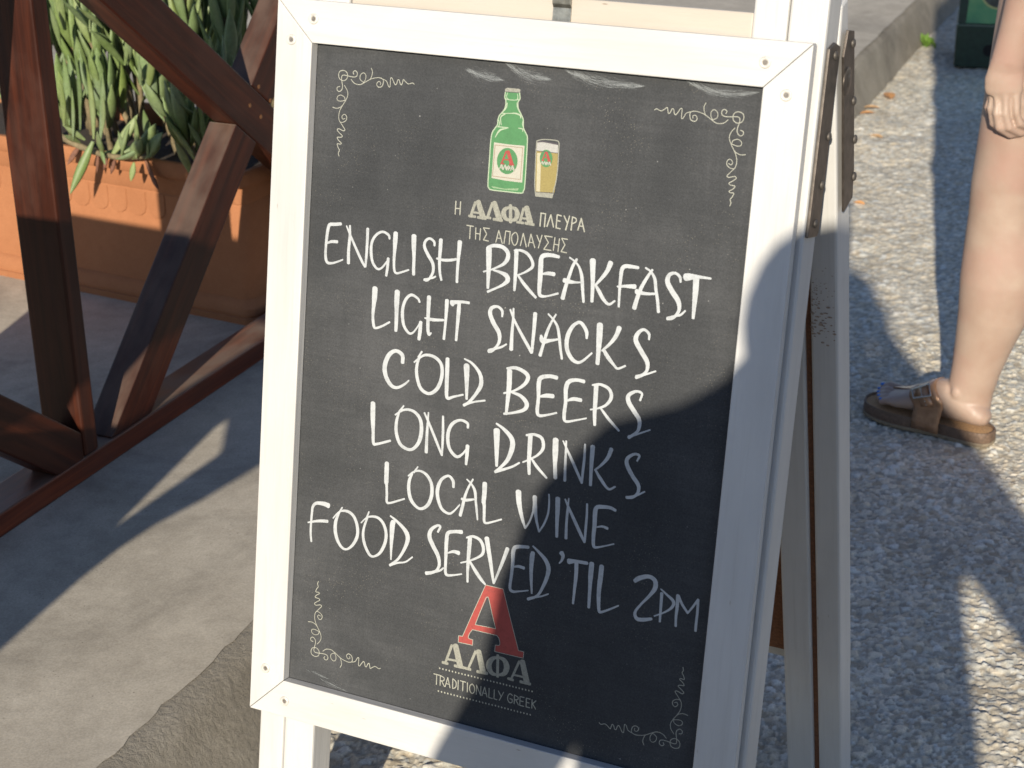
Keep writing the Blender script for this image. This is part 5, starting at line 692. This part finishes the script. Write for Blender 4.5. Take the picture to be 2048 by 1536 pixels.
ball(bm, ft(0.060, 0.100, 0.0185), (0.014, 0.014, 0.018)); ball(bm, ft(0.066, 0.104, -0.0185), (0.014, 0.014, 0.018))   # ankle bones
# left arm and hand
HN = 0.105
def hp(px, py, d=0.0): return lp(px, py, HN - d)
kh = 1 / 1010.0
arm = [(2017, 122, 30, 21), (2033, 66, 31, 26), (2055, 0, 37, 33), (2080, -90, 42, 40), (2100, -170, 43, 42)]
sh = hp(2135, -440, 0.0)
loft(bm, [hp(2008, 150)] + [hp(x, y) for x, y, a, b in arm] + [hp(2118, -300), sh], [(0.030, 0.014)] + [(a * kh, b * kh) for x, y, a, b in arm] + [(0.046, 0.046), (0.052, 0.052)], side=side_cam, seg=40)
loft(bm, [hp(2020, 112), hp(2013, 138), hp(2008, 160), hp(2007, 182), hp(2006, 192)], [(0.027, 0.018), (0.031, 0.016), (0.034, 0.015), (0.033, 0.013), (0.028, 0.009)], side=side_cam, seg=16)
fing = [tuple((1990 + (q_[0] - 1990) * 1.02, 178 + (q_[1] - 178) * 1.10) if isinstance(q_, tuple) else q_ for q_ in f_) for f_ in [((1981, 168), (1981, 212), (1987, 240), (2006, 255), (2024, 256), 0.008, 0.0076), ((1993, 178), (1993, 222), (1998, 247), (2020, 261), (2038, 259), -0.002, 0.0080), ((2011, 186), (2011, 224), (2017, 247), (2040, 258), (2056, 253), -0.003, 0.0079), ((2031, 190), (2032, 222), (2038, 240), (2058, 248), (2070, 242), -0.001, 0.0074)]]
for a, b, c, d, e, dz, r in fing:
    capsule_chain(bm, [hp(2008, 165, 0.002), hp(*a, dz), hp(*b, dz - 0.004), hp(*c, dz), hp(*d, dz + 0.018), hp(*e, dz + 0.030)], [r, r * 1.16, r * 0.98, r * 1.10, r * 0.95, r * 0.85], seg=10)
loft(bm, [hp(2010, 175, 0.010), hp(2016, 215, 0.010), hp(2026, 244, 0.018)], [(0.032, 0.010), (0.032, 0.011), (0.026, 0.009)], side=side_cam, seg=14)
capsule_chain(bm, [hp(2008, 112, 0.018), hp(1990, 146, 0.022), hp(1979, 176, 0.020), hp(1978, 212, 0.024), hp(1986, 238, 0.03)], [0.012, 0.0120, 0.0098, 0.0095, 0.0078], seg=10)
# trunk, other leg, other arm, neck and head (outside the picture, they cast her shadow)
FWD = FD; RGT = -FL
hip = hipL + RGT * 0.10 + Z * 0.02; hipR = hip + RGT * 0.10
chest = hip + Z * 0.34; shc = hip + Z * 0.50; 
loft(bm, [hip - Z * 0.12, hip, hip + Z * 0.13, chest, shc, shc + Z * 0.07], [(0.15, 0.11), (0.175, 0.12), (0.13, 0.095), (0.155, 0.11), (0.17, 0.085), (0.07, 0.06)], side=RGT, seg=22)
loft(bm, [shc + Z * 0.02, shc + Z * 0.10, shc + Z * 0.17], [0.062, 0.052, 0.055], seg=14)
head = shc + Z * 0.235 + FWD * 0.02
ball(bm, head, (0.075, 0.093, 0.112), 20, axes=(RGT, FWD, Z)); ball(bm, head - Z * 0.055 + FWD * 0.035, (0.048, 0.055, 0.055), 14, axes=(RGT, FWD, Z))
loft(bm, [head + FWD * 0.088 + Z * 0.02, head + FWD * 0.108 - Z * 0.012, head + FWD * 0.102 - Z * 0.025], [0.008, 0.012, 0.012], seg=8)
for sg in (-1, 1): ball(bm, head + RGT * sg * 0.076, (0.012, 0.02, 0.03), 10, axes=(RGT, FWD, Z))
footR = Vector((1.45, 2.72, 0)); kneeR = (hipR + footR) / 2 + FWD * 0.06 + Z * 0.03
loft(bm, [hipR, hipR.lerp(kneeR, 0.5), kneeR, kneeR.lerp(footR + Z * 0.09, 0.4), footR + Z * 0.10], [0.095, 0.078, 0.056, 0.056, 0.036], seg=16)
loft(bm, [footR + Z * 0.05 - FWD * 0.05, footR + Z * 0.06, footR + FWD * 0.08 + Z * 0.055, footR + FWD * 0.19 + Z * 0.045], [(0.028, 0.022), (0.033, 0.035), (0.036, 0.025), (0.036, 0.012)], side=FL, seg=14)
shR = shc + RGT * 0.19; elR = shR - Z * 0.27 + FWD * 0.06 + RGT * 0.04; haR = elR + FWD * 0.14 - Z * 0.20
loft(bm, [shc + RGT * 0.12, shR, shR.lerp(elR, 0.5), elR, elR.lerp(haR, 0.5), haR], [0.05, 0.052, 0.046, 0.041, 0.036, 0.028], seg=14)
loft(bm, [haR, haR + (haR - elR).normalized() * 0.09], [(0.028, 0.016), (0.036, 0.012)], side=FWD, seg=12)
for k in range(4):
    b0_ = haR + (haR - elR).normalized() * 0.085 + FWD * (0.027 - 0.018 * k); capsule_chain(bm, [b0_, b0_ + Vector((0, 0, -0.04)) - RGT * 0.01, b0_ + Vector((0, 0, -0.06)) - RGT * 0.03], [0.008, 0.008, 0.007], seg=8)
capsule_chain(bm, [haR + FWD * 0.02, haR + FWD * 0.045 - Z * 0.04, haR + FWD * 0.04 - Z * 0.07], [0.011, 0.01, 0.008], seg=8)
loft(bm, [shc - RGT * 0.12, sh + RGT * 0.0], [0.05, 0.05], seg=14)
body = build('body', bm, skin, woman, smooth=True); organic(body, 0.0027, 4)
# clothes and hair
cloth = simple('denim_shorts', (0.06, 0.085, 0.14), 0.85, 0, 0.25, 200, 0.4); shirt_m = simple('pale_shirt', (0.45, 0.42, 0.40), 0.85, 0, 0.12, 120, 0.4)
bm = bmesh.new()
loft(bm, [hip + Z * 0.10, hip, hip - Z * 0.10], [(0.155, 0.112), (0.187, 0.132), (0.18, 0.13)], side=RGT, seg=22)
loft(bm, [hipL + Z * 0.05, hipL.lerp(pts[-1], 0.25)], [0.108, 0.104], seg=18); loft(bm, [hipR + Z * 0.03, hipR.lerp(kneeR, 0.28)], [0.108, 0.10], seg=18)
o = build('shorts', bm, cloth, woman, smooth=True); organic(o, 0.010, 3)
bm = bmesh.new(); loft(bm, [hip + Z * 0.06, hip + Z * 0.13, chest, shc, shc + Z * 0.05], [(0.165, 0.12), (0.148, 0.11), (0.172, 0.125), (0.185, 0.10), (0.09, 0.075)], side=RGT, seg=22)
loft(bm, [shc + RGT * 0.12, shR, shR.lerp(elR, 0.4)], [0.062, 0.064, 0.062], seg=14); loft(bm, [shc - RGT * 0.12, sh, sh - Z * 0.08], [0.062, 0.064, 0.064], seg=14)
o = build('shirt', bm, shirt_m, woman, smooth=True); organic(o, 0.010, 3)
bm = bmesh.new(); ball(bm, head + Z * 0.022 - FWD * 0.018, (0.084, 0.096, 0.106), 18, axes=(RGT, FWD, Z)); loft(bm, [head - FWD * 0.06, head - FWD * 0.085 - Z * 0.12, head - FWD * 0.08 - Z * 0.24], [(0.07, 0.04), (0.065, 0.035), (0.03, 0.02)], side=RGT, seg=14)
o = build('hair', bm, simple('brown_hair', (0.07, 0.04, 0.022), 0.5, 0, 0.4, 150), woman, smooth=True); organic(o, 0.009, 3)
eye_m = simple('eye_dark', (0.08, 0.06, 0.05), 0.2)
for sg in (-1, 1):
    bm = bmesh.new(); ball(bm, head + FWD * 0.082 + RGT * 0.032 * sg + Z * 0.012, (0.012, 0.008, 0.008), 10, axes=(RGT, FWD, Z)); build('eye', bm, eye_m, woman, smooth=True)
bm = bmesh.new(); ball(bm, head + FWD * 0.087 - Z * 0.052, (0.024, 0.007, 0.007), 10, axes=(RGT, FWD, Z)); build('mouth', bm, simple('lips', (0.42, 0.14, 0.12), 0.4), woman, smooth=True)
# toe nails
nail = simple('blue_nail_polish', (0.03, 0.16, 0.50), 0.25)
bm = bmesh.new()
for l, t, r in toes: ball(bm, ft(t - r * 0.65, 0.043 + r * 0.75, l * 0.98), (r * 0.55, r * 0.62, r * 0.30), 10, axes=(FL, FD, Z))
build('toe_nails', bm, nail, woman, smooth=True)
# sandals
cork = simple('cork_footbed', (0.40, 0.235, 0.11), 0.85, 0, 0.3, 260, 0.4); side_m = simple('sandal_edge', (0.135, 0.085, 0.055), 0.6, 0, 0.3, 200, 0.4); sole_m = simple('sandal_outsole', (0.24, 0.19, 0.13), 0.8, 0, 0.2, 150)
def bronze():
    m, nt, b = new_mat('bronze_leather'); v = coords(nt); n = tnoise(nt, v, 60, 4)
    nt.links.new(ramp(nt, n, [(0.3, (0.32, 0.165, 0.082)), (0.7, (0.50, 0.285, 0.155))]), b.inputs['Base Color']); b.inputs['Roughness'].default_value = 0.27; b.inputs['Metallic'].default_value = 0.35
    b.inputs['Coat Weight'].default_value = 0.4; bump(nt, b, n, 0.2, 0.001); return m
bronze_m = bronze()
OUT = [(-0.016, 0.0), (-0.013, 0.018), (0.004, 0.031), (0.04, 0.036), (0.09, 0.037), (0.13, 0.043), (0.165, 0.050), (0.20, 0.050), (0.232, 0.043), (0.255, 0.030), (0.268, 0.008), (0.270, -0.012), (0.262, -0.032), (0.243, -0.043), (0.20, -0.045), (0.15, -0.040), (0.10, -0.034), (0.05, -0.034), (0.008, -0.030), (-0.012, -0.018)]
def sandal(h0, fd, fl, mirror):
    root = woman
    def q(t, l, z): return h0 + fd * t + fl * (l * mirror) + Z * z
    outl = [tuple(p) for p in smooth_pts(OUT + [OUT[0]], 4)][:-1]
    def layer(levels, mats, name, close=True):
        bm = bmesh.new(); rr = []
        for sc, z in levels:
            rr.append([bm.verts.new(q(0.127 + (a - 0.127) * sc, b * (1 + (sc - 1) * 3.0), z)) for a, b in outl])
        for a, b in zip(rr, rr[1:]):
            for k in range(len(a)): bm.faces.new((a[k], a[(k + 1) % len(a)], b[(k + 1) % len(a)], b[k]))
        bm.faces.new(list(reversed(rr[0]))); bm.faces.new(rr[-1]); bmesh.ops.recalc_face_normals(bm, faces=bm.faces)
        return build(name, bm, mats, root, smooth=True, autosmooth=40)
    layer([(0.985, 0.001), (1.0, 0.004), (1.0, 0.0095)], sole_m, 'outsole'); layer([(0.992, 0.0097), (0.996, 0.014), (0.992, 0.027), (0.985, 0.0305), (0.970, 0.0300), (0.955, 0.0262)], side_m, 'sandal_sole'); layer([(0.955, 0.0264), (0.93, 0.0272)], cork, 'footbed')
    # broad strap over the instep and its tongue to the toe post
    bm = bmesh.new(); rows = []
    sec = np.array([(0.05, 0.068, 0.031, 0.036), (0.085, 0.075, 0.032, 0.042), (0.115, 0.070, 0.036, 0.036), (0.15, 0.058, 0.041, 0.025), (0.18, 0.050, 0.043, 0.017), (0.205, 0.046, 0.040, 0.012)])
    def over(t, th, off):
        zc, rw, rh = (float(np.interp(t, sec[:, 0], sec[:, k])) for k in (1, 2, 3)); return ((rw + off) * math.cos(th), zc + (rh + off) * math.sin(th))
    steps = [(None, 0.012, 0.0465), (None, 0.030, 0.0475)] + [(R(a), 0, 0) for a in range(-15, 200, 12)] + [(None, 0.030, -0.042), (None, 0.012, -0.041)]
    for th, z_, l_ in steps:
        up = 0.0 if th is None else max(0.0, math.sin(th)); r = []
        for f in (0.0, 0.2, 0.4, 0.6, 0.8, 1.0):
            t = 0.082 + 0.030 * up + f * (0.058 - 0.006 * up); lz = (l_, z_) if th is None else over(t, th, 0.0030)
            if th is not None and lz[1] < 0.032: lz = (lz[0] * 1.04, max(lz[1], 0.034))
            r.append(bm.verts.new(q(t, lz[0], lz[1])))
        rows.append(r)
    for a, b in zip(rows, rows[1:]):
        for k in range(5): bm.faces.new((a[k], a[k + 1], b[k + 1], b[k]))
    o = build('strap', bm, bronze_m, root, smooth=True); so = o.modifiers.new('thick', 'SOLIDIFY'); so.thickness = 0.0024; so.offset = 1
    bm = bmesh.new(); rows = []
    for t, l, w, up in ((0.150, 0.008, 0.018, 0.0035), (0.168, -0.003, 0.014, 0.0035), (0.185, -0.011, 0.011, 0.0035), (0.203, -0.019, 0.009, 0.0045), (0.216, -0.021, 0.006, 0.001), (0.219, -0.021, 0.005, -0.018)):
        zc, rw, rh = (float(np.interp(t, sec[:, 0], sec[:, k])) for k in (1, 2, 3))
        rows.append([bm.verts.new(q(t, l + w * s_, zc + (rh + up) * math.sqrt(max(0.05, 1 - min(0.95, (l + w * s_) / (rw + 0.003)) ** 2)))) for s_ in (-1, -0.3, 0.3, 1)])
    for a, b in zip(rows, rows[1:]):
        for k in range(3): bm.faces.new((a[k], a[k + 1], b[k + 1], b[k]))
    o = build('toe_strap', bm, bronze_m, root, smooth=True); so = o.modifiers.new('thick', 'SOLIDIFY'); so.thickness = 0.0024; so.offset = 1
    # buckle strap and buckle on the outer side
    bm = bmesh.new(); rows = []
    for a_ in range(-10, 75, 8):
        th = R(a_); tc = 0.112 + 0.028 * max(0, math.sin(th)); r = []
        for e in (-0.012, 0, 0.012):
            l, z = over(tc + e, th, 0.0068); r.append(bm.verts.new(q(tc + e, l, max(z, 0.036))))
        rows.append(r)
    for a, b in zip(rows, rows[1:]):
        for k in range(2): bm.faces.new((a[k], a[k + 1], b[k + 1], b[k]))
    o = build('buckle_strap', bm, bronze_m, root, smooth=True); so = o.modifiers.new('thick', 'SOLIDIFY'); so.thickness = 0.0022; so.offset = 1
    bm = bmesh.new(); ringp = []
    for e, a_ in ((-0.017, 20), (-0.017, 52), (0.017, 52), (0.017, 20)):
        th = R(a_); tc = 0.112 + 0.028 * math.sin(th); l, z = over(tc + e, th, 0.0105); ringp.append(q(tc + e, l, z))
    for i in range(4): capsule_chain(bm, [ringp[i], ringp[(i + 1) % 4]], [0.0019, 0.0019], seg=8)
    capsule_chain(bm, [(ringp[0] + ringp[3]) / 2, (ringp[1] + ringp[2]) / 2], [0.0014, 0.0014], seg=8)
    for a_ in (-4, 6, 34, 44):
        th = R(a_); tc = 0.112 + 0.028 * max(0, math.sin(th)); l, z = over(tc, th, 0.0095); ball(bm, q(tc, l, max(z, 0.037)), 0.0016, 8)
    build('buckle', bm, simple('bright_buckle', (0.55, 0.50, 0.42), 0.22, 1.0), root, smooth=True)
sandal(H0, FD, FL, 1); sandal(footR - FWD * 0.07, FD, FL, -1)

# ------------------------------------------------------------------ green stand at the far right
stand_m = simple('dark_green_metal', (0.012, 0.032, 0.022), 0.45, 0.2, 0.25, 60)
stand = thing('display_stand', (1.66, 6.30, 0), 'dark green display stand with a bright green poster on the shaded street', 'stand')
a = Vector((1.602, 6.275, 0)); b = Vector((1.727, 6.244, 0)); X = (b - a).normalized(); Y = Vector((-X.y, X.x, 0)); wS = 0.36
bm = bmesh.new(); box(bm, a + Z * 0.012, X * wS, Y * 0.30, Z * 0.148); build('base', bm, stand_m, stand, bevel=0.004)
for t in (0.0, wS - 0.06):
    bm = bmesh.new(); box(bm, a + X * (t + 0.02) + Y * 0.02, X * 0.02, Y * 0.24, Z * 0.012); build('foot', bm, bolt_m, stand)
bm = bmesh.new(); loft(bm, [a + X * 0.118 + Z * 0.075 - Y * 0.0015, a + X * 0.118 + Z * 0.075 + Y * 0.002], [0.021, 0.021], seg=20); build('hand_hole', bm, simple('hole_shade', (0.004, 0.004, 0.004), 0.9), stand)  # solid black disc: its colour stands in for the shade inside the hole
bm = bmesh.new(); box(bm, a + Z * 0.1602 - Y * 0.004 - X * 0.001, X * (wS + 0.002), Y * 0.02, Z * 0.006); build('ledge', bm, simple('grey_green_edge', (0.09, 0.13, 0.11), 0.4, 0.3), stand)
UPV = (Z + Y * 0.10 + X * 0.01).normalized()
bm = bmesh.new(); prism(bm, [a + Z * 0.1664 + X * 0.002, a + Z * 0.1664 + X * (wS - 0.002), a + Z * 0.1664 + X * (wS - 0.002) + UPV * 0.55, a + Z * 0.1664 + X * 0.002 + UPV * 0.55], Y * 0.022); build('panel', bm, stand_m, stand, bevel=0.003)
def poster_mat():
    m, nt, b = new_mat('green_poster'); v = coords(nt); n = tnoise(nt, v, 9, 3)
    nt.links.new(ramp(nt, n, [(0.3, (0.02, 0.14, 0.09)), (0.5, (0.06, 0.24, 0.11)), (0.7, (0.16, 0.34, 0.14))]), b.inputs['Base Color']); b.inputs['Roughness'].default_value = 0.25; return m
bm = bmesh.new(); p0 = a + Z * 0.1664 - Y * 0.0015 + UPV * 0.004
vs = [p0 + X * 0.030, p0 + X * (wS - 0.03), p0 + X * (wS - 0.03) + UPV * 0.50, p0 + X * 0.052 + UPV * 0.50]
bm.faces.new([bm.verts.new(p) for p in vs]); po = build('poster', bm, poster_mat(), stand)
bm = bmesh.new(); cc = p0 + X * 0.135 + UPV * 0.125 - Y * 0.0008
def disc(rx, ry, up, mi):
    f = bm.faces.new([bm.verts.new(cc + X * (rx * math.cos(k * math.pi / 16)) + UPV * (ry * math.sin(k * math.pi / 16)) - Y * up) for k in range(32)]); f.material_index = mi
disc(0.068, 0.074, 0.0, 0); disc(0.062, 0.068, 0.0006, 1); disc(0.03, 0.014, 0.0012, 2)
build('oval_badge', bm, [simple('badge_rim', (0.42, 0.42, 0.16), 0.4), simple('badge_dark', (0.05, 0.06, 0.05), 0.4, 0, 0.8, 30), simple('badge_pale', (0.42, 0.48, 0.46), 0.4)], po)

# ------------------------------------------------------------------ little things on the street
leafcol = [simple('orange_dry_leaf', (0.55, 0.27, 0.10), 0.8, 0, 0.3, 90), simple('tan_dry_leaf', (0.42, 0.26, 0.13), 0.8, 0, 0.3, 90)]
for k, (px, py, L) in enumerate(((1778, 193, 0.045), (1743, 217, 0.028), (1735, 228, 0.025), (1752, 275, 0.022), (1718, 409, 0.018))):
    p = on_plane(px, py, Vector((0, 0, 0)), Z); bm = bmesh.new(); an = rng.random() * 3; ax = Vector((math.cos(an), math.sin(an), 0)); bx = Vector((-ax.y, ax.x, 0)); c = []
    for t, w in ((-1, 0.05), (-0.6, 0.55), (-0.1, 0.75), (0.4, 0.6), (0.8, 0.25), (1, 0.02)): c.append((t, w))
    top = [bm.verts.new(p + ax * L * t + bx * L * w * 0.6 + Z * (0.004 + 0.006 * w)) for t, w in c]; midv = [bm.verts.new(p + ax * L * t + Z * 0.003) for t, w in c]; bot = [bm.verts.new(p + ax * L * t - bx * L * w * 0.6 + Z * (0.003 + 0.009 * w)) for t, w in c]
    for i in range(5): bm.faces.new((top[i], top[i + 1], midv[i + 1], midv[i])); bm.faces.new((midv[i], midv[i + 1], bot[i + 1], bot[i]))
    names = ['largest orange dry leaf lying on the street near the kerb', 'small orange dry leaf against the kerb behind the sign', 'tan dry leaf right beside another against the kerb', 'small tan leaf on the sunlit street away from the kerb', 'tiny leaf scrap on the sunlit street beside the sign']
    build('fallen_leaf', bm, leafcol[k % 2 if k else 0], loc=tuple(p), label=names[k], cat='leaf', group='dry leaves on the street')
wp = on_plane(1854, 92, Vector((0, 0, 0)), Z); weed = thing('weed', tuple(wp), 'small bright green weed growing at the foot of the kerb', 'weed'); bm = bmesh.new()
for k in range(26):
    an = rng.random() * 6.28; d = Vector((math.cos(an), math.sin(an), rng.uniform(0.4, 1.4))); add_leaf(bm, wp + Vector((rng.gauss(0, 0.012), rng.gauss(0, 0.012), 0)), d, rng.uniform(0.03, 0.06), 0.014, -d + Z, 0.3, 0.12, 6)
build('leaves', bm, simple('weed_green', (0.12, 0.22, 0.03), 0.6), weed)

# ------------------------------------------------------------------ unseen panel added left of the camera, cut to shape the patio shade
HS = Vector((math.sin(R(SUN_AZ)), math.cos(R(SUN_AZ)), 0)); RR = Vector((math.cos(R(SUN_AZ)), -math.sin(R(SUN_AZ)), 0))
ce, se = math.cos(R(SUN_EL)), math.sin(R(SUN_EL))
def caster_pt(r, u):
    d = 0.9 + (r + 0.95) / -0.77 * 1.3 + min(0.0, u + 0.44) * 5.0; return C + RR * r + HS * d + Z * ((u - d * se) / ce)
shade_caster = thing('added_shade_panel', (-1.05, 1.25, 0), 'dark panel added out of view left of the photographer to shade the patio', 'shade_caster')
bm = bmesh.new(); outer = [(-1.72, .095), (-1.45, .068), (-1.19, .050), (-1.02, -.12), (-.955, -.31), (-.989, -.350), (-1.042, -.399), (-1.085, -.432), (-1.110, -.460), (-1.131, -.496), (-1.148, -.540), (-1.17, -.60), (-1.22, -.70), (-1.30, -.70), (-1.33, -.44), (-1.45, -.385), (-1.72, -.20)]
hole = [(-1.149, -.452), (-1.066, -.333), (-1.106, -.283), (-1.119, -.300)]
def loop_e(p): vs = [bm.verts.new((q[0], q[1], 0)) for q in p]; return [bm.edges.new((vs[i], vs[(i + 1) % len(vs)])) for i in range(len(vs))]
bmesh.ops.triangle_fill(bm, use_beauty=True, edges=loop_e(outer) + loop_e(hole) + loop_e([(-1.235, -.295), (-1.118, -.118), (-1.188, -.112), (-1.31, -.29)]))
for v_ in bm.verts: v_.co = caster_pt(v_.co.x, v_.co.y)
so = build('caster_panel', bm, w_post, shade_caster).modifiers.new('thick', 'SOLIDIFY'); so.thickness = 0.008
for r_, u_ in ((-1.27, -.69), (-1.62, -.24)):
    q = caster_pt(r_, u_); bm = bmesh.new(); box(bm, Vector((q.x - 0.015, q.y - 0.015, PAT if r_ < -1.4 else 0.0)), (0.03, 0, 0), (0, 0.03, 0), Z * (q.z + 0.02 - (PAT if r_ < -1.4 else 0.0))); build('leg', bm, w_post, shade_caster)

# ------------------------------------------------------------------ the photographer, behind the camera: the shadow on the board
HS = Vector((math.sin(R(SUN_AZ)), math.cos(R(SUN_AZ)), 0)); RR = Vector((math.cos(R(SUN_AZ)), -math.sin(R(SUN_AZ)), 0))
ce, se = math.cos(R(SUN_EL)), math.sin(R(SUN_EL))
def sh_pt(r, u, back=0.16): return C + RR * r - HS * back + Z * ((u + back * se) / ce)
photog = thing('person', (-0.05, -0.2, 0), 'photographer in dark clothes raising a camera, whose shadow falls across the chalkboard', 'person')
dark = simple('dark_jacket', (0.03, 0.032, 0.04), 0.85, 0, 0.3, 100, 0.4); trous = simple('grey_trousers', (0.07, 0.07, 0.075), 0.85, 0, 0.3, 100, 0.4)
bm = bmesh.new()
hd = sh_pt(-0.012, -0.035)
ball(bm, hd, (0.080, 0.098, 0.115), 20, axes=(RR, HS, Z)); ball(bm, hd - Z * 0.07 + HS * 0.03, (0.05, 0.055, 0.05), 14, axes=(RR, HS, Z))
loft(bm, [hd + HS * 0.09 + Z * 0.02, hd + HS * 0.112 - Z * 0.015, hd + HS * 0.10 - Z * 0.03], [0.008, 0.013, 0.012], seg=8)
for sg in (-1, 1): ball(bm, hd + RR * 0.082 * sg, (0.012, 0.02, 0.03), 10, axes=(RR, HS, Z))
loft(bm, [hd - Z * 0.08 - HS * 0.02, hd - Z * 0.16 - HS * 0.03, hd - Z * 0.22 - HS * 0.03], [0.058, 0.056, 0.065], seg=16)
for sg, wrist in ((-1, C + RR * -0.085 - HS * 0.03 - Z * 0.03), (1, C + RR * 0.085 - HS * 0.03 - Z * 0.03)):
    el = sh_pt(-0.385, -0.60, 0.12) if sg < 0 else sh_pt(0.39, -0.56, 0.12)
    loft(bm, [el.lerp(wrist, 0.45), wrist - Z * 0.05], [0.036, 0.028], seg=12); loft(bm, [wrist - Z * 0.05, wrist + Z * 0.02], [(0.036, 0.016), (0.036, 0.014)], side=HS, seg=12)
    for k in range(4):
        b_ = wrist + Z * (0.022 - 0.02 * k); capsule_chain(bm, [b_, b_ - RR * 0.03 * sg + HS * 0.012, b_ - RR * 0.055 * sg + HS * 0.012], [0.009, 0.009, 0.008], seg=8)
    capsule_chain(bm, [wrist - Z * 0.04, wrist - Z * 0.045 - RR * 0.04 * sg], [0.011, 0.009], seg=8)
feet = [Vector((-0.17, -0.22, 0)), Vector((0.10, -0.26, 0))]
for f_ in feet: loft(bm, [f_ + Z * 0.42, f_ + Z * 0.10, f_ + Z * 0.06], [0.055, 0.04, 0.04], seg=12)
loft(bm, [hd - Z * 0.18 - HS * 0.03, sh_pt(-0.03, -0.24), sh_pt(-0.022, -0.50), sh_pt(-0.02, -0.88)], [0.07, (0.14, 0.08), (0.13, 0.08), (0.14, 0.09)], side=RR, seg=18)
for sg, p_ in ((-1, [sh_pt(-0.13, -0.22), sh_pt(-0.22, -0.26), sh_pt(-0.345, -0.47, 0.13), sh_pt(-0.385, -0.60, 0.12)]), (1, [sh_pt(0.08, -0.27), sh_pt(0.16, -0.32), sh_pt(0.30, -0.43, 0.13), sh_pt(0.39, -0.56, 0.12)])):
    loft(bm, p_ + [p_[-1].lerp(C + RR * 0.085 * sg - HS * 0.03 - Z * 0.03, 0.5)], [0.04, 0.045, 0.036, 0.034, 0.034], seg=12)
for f_ in feet: loft(bm, [sh_pt(-0.02, -0.86) + RR * (0.08 if f_.x > 0 else -0.08), f_ + Z * 0.45, f_ + Z * 0.10], [0.075, 0.052, 0.038], seg=12)
o = build('body', bm, skin, photog, smooth=True); organic(o, 0.007, 3)
bm = bmesh.new()
loft(bm, [sh_pt(-0.02, -0.10), sh_pt(-0.03, -0.15), sh_pt(-0.03, -0.24), sh_pt(-0.025, -0.36), sh_pt(-0.022, -0.50), sh_pt(-0.018, -0.70), sh_pt(-0.02, -0.92)], [(0.09, 0.06), (0.16, 0.09), (0.215, 0.115), (0.238, 0.125), (0.247, 0.13), (0.252, 0.13), (0.25, 0.13)], side=RR, seg=24)
loft(bm, [sh_pt(-0.13, -0.165), sh_pt(-0.205, -0.205), sh_pt(-0.265, -0.265), sh_pt(-0.312, -0.36, 0.14), sh_pt(-0.348, -0.47, 0.13), sh_pt(-0.378, -0.58, 0.12), sh_pt(-0.40, -0.66, 0.11)], [0.055, 0.072, 0.070, 0.060, 0.044, 0.070, 0.056], seg=16)
loft(bm, [sh_pt(0.10, -0.26), sh_pt(0.16, -0.32), sh_pt(0.235, -0.375, 0.14), sh_pt(0.32, -0.45, 0.13), sh_pt(0.40, -0.54, 0.12)], [0.055, 0.06, 0.062, 0.070, 0.068], seg=16)
for sg in (-1, 1):
    el = sh_pt(-0.40, -0.64, 0.11) if sg < 0 else sh_pt(0.40, -0.54, 0.12); wrist = C + RR * 0.085 * sg - HS * 0.03 - Z * 0.09
    loft(bm, [el, el.lerp(wrist, 0.5), el.lerp(wrist, 0.9)], [0.062, 0.05, 0.04], seg=14)
o = build('jacket', bm, dark, photog, smooth=True); organic(o, 0.009, 2)
bm = bmesh.new(); hipc = sh_pt(-0.02, -0.88)
for f_ in feet: loft(bm, [hipc + RR * (0.09 if f_.x > 0 else -0.09), hipc.lerp(f_ + Z * 0.05, 0.5) + RR * (0.03 if f_.x > 0 else -0.03), f_ + Z * 0.08], [0.12, 0.085, 0.06], seg=16)
o = build('trousers', bm, trous, photog, smooth=True); organic(o, 0.012, 2)
shoe_m = simple('black_shoe', (0.02, 0.02, 0.02), 0.4)
for f_ in feet:
    bm = bmesh.new(); loft(bm, [f_ - HS * 0.07 + Z * 0.04, f_ + Z * 0.05, f_ + HS * 0.12 + Z * 0.035, f_ + HS * 0.19 + Z * 0.03], [(0.035, 0.035), (0.042, 0.05), (0.045, 0.034), (0.03, 0.022)], side=RR, seg=14); build('shoe', bm, shoe_m, photog, smooth=True)
bm = bmesh.new(); ball(bm, hd + Z * 0.014 - HS * 0.025, (0.094, 0.102, 0.112), 20, axes=(RR, HS, Z)); o = build('hair', bm, simple('dark_hair', (0.03, 0.02, 0.015), 0.5, 0, 0.4, 150), photog, smooth=True)
bm = bmesh.new(); box(bm, C - HS * 0.075 - RR * 0.06 - Z * 0.035, RR * 0.12, HS * 0.035, Z * 0.07); box(bm, C - HS * 0.055 - RR * 0.02 + Z * 0.0352, RR * 0.04, HS * 0.012, Z * 0.012)
camo = build('handheld_camera', bm, simple('camera_black', (0.02, 0.02, 0.02), 0.5), loc=tuple(C - HS * 0.06), label='small black camera held in both hands by the photographer', cat='camera', bevel=0.004)
bm = bmesh.new(); loft(bm, [C - HS * 0.0395, C - HS * 0.012], [0.028, 0.026], seg=24, cap=True); build('lens', bm, simple('lens_black', (0.015, 0.015, 0.015), 0.3), camo)
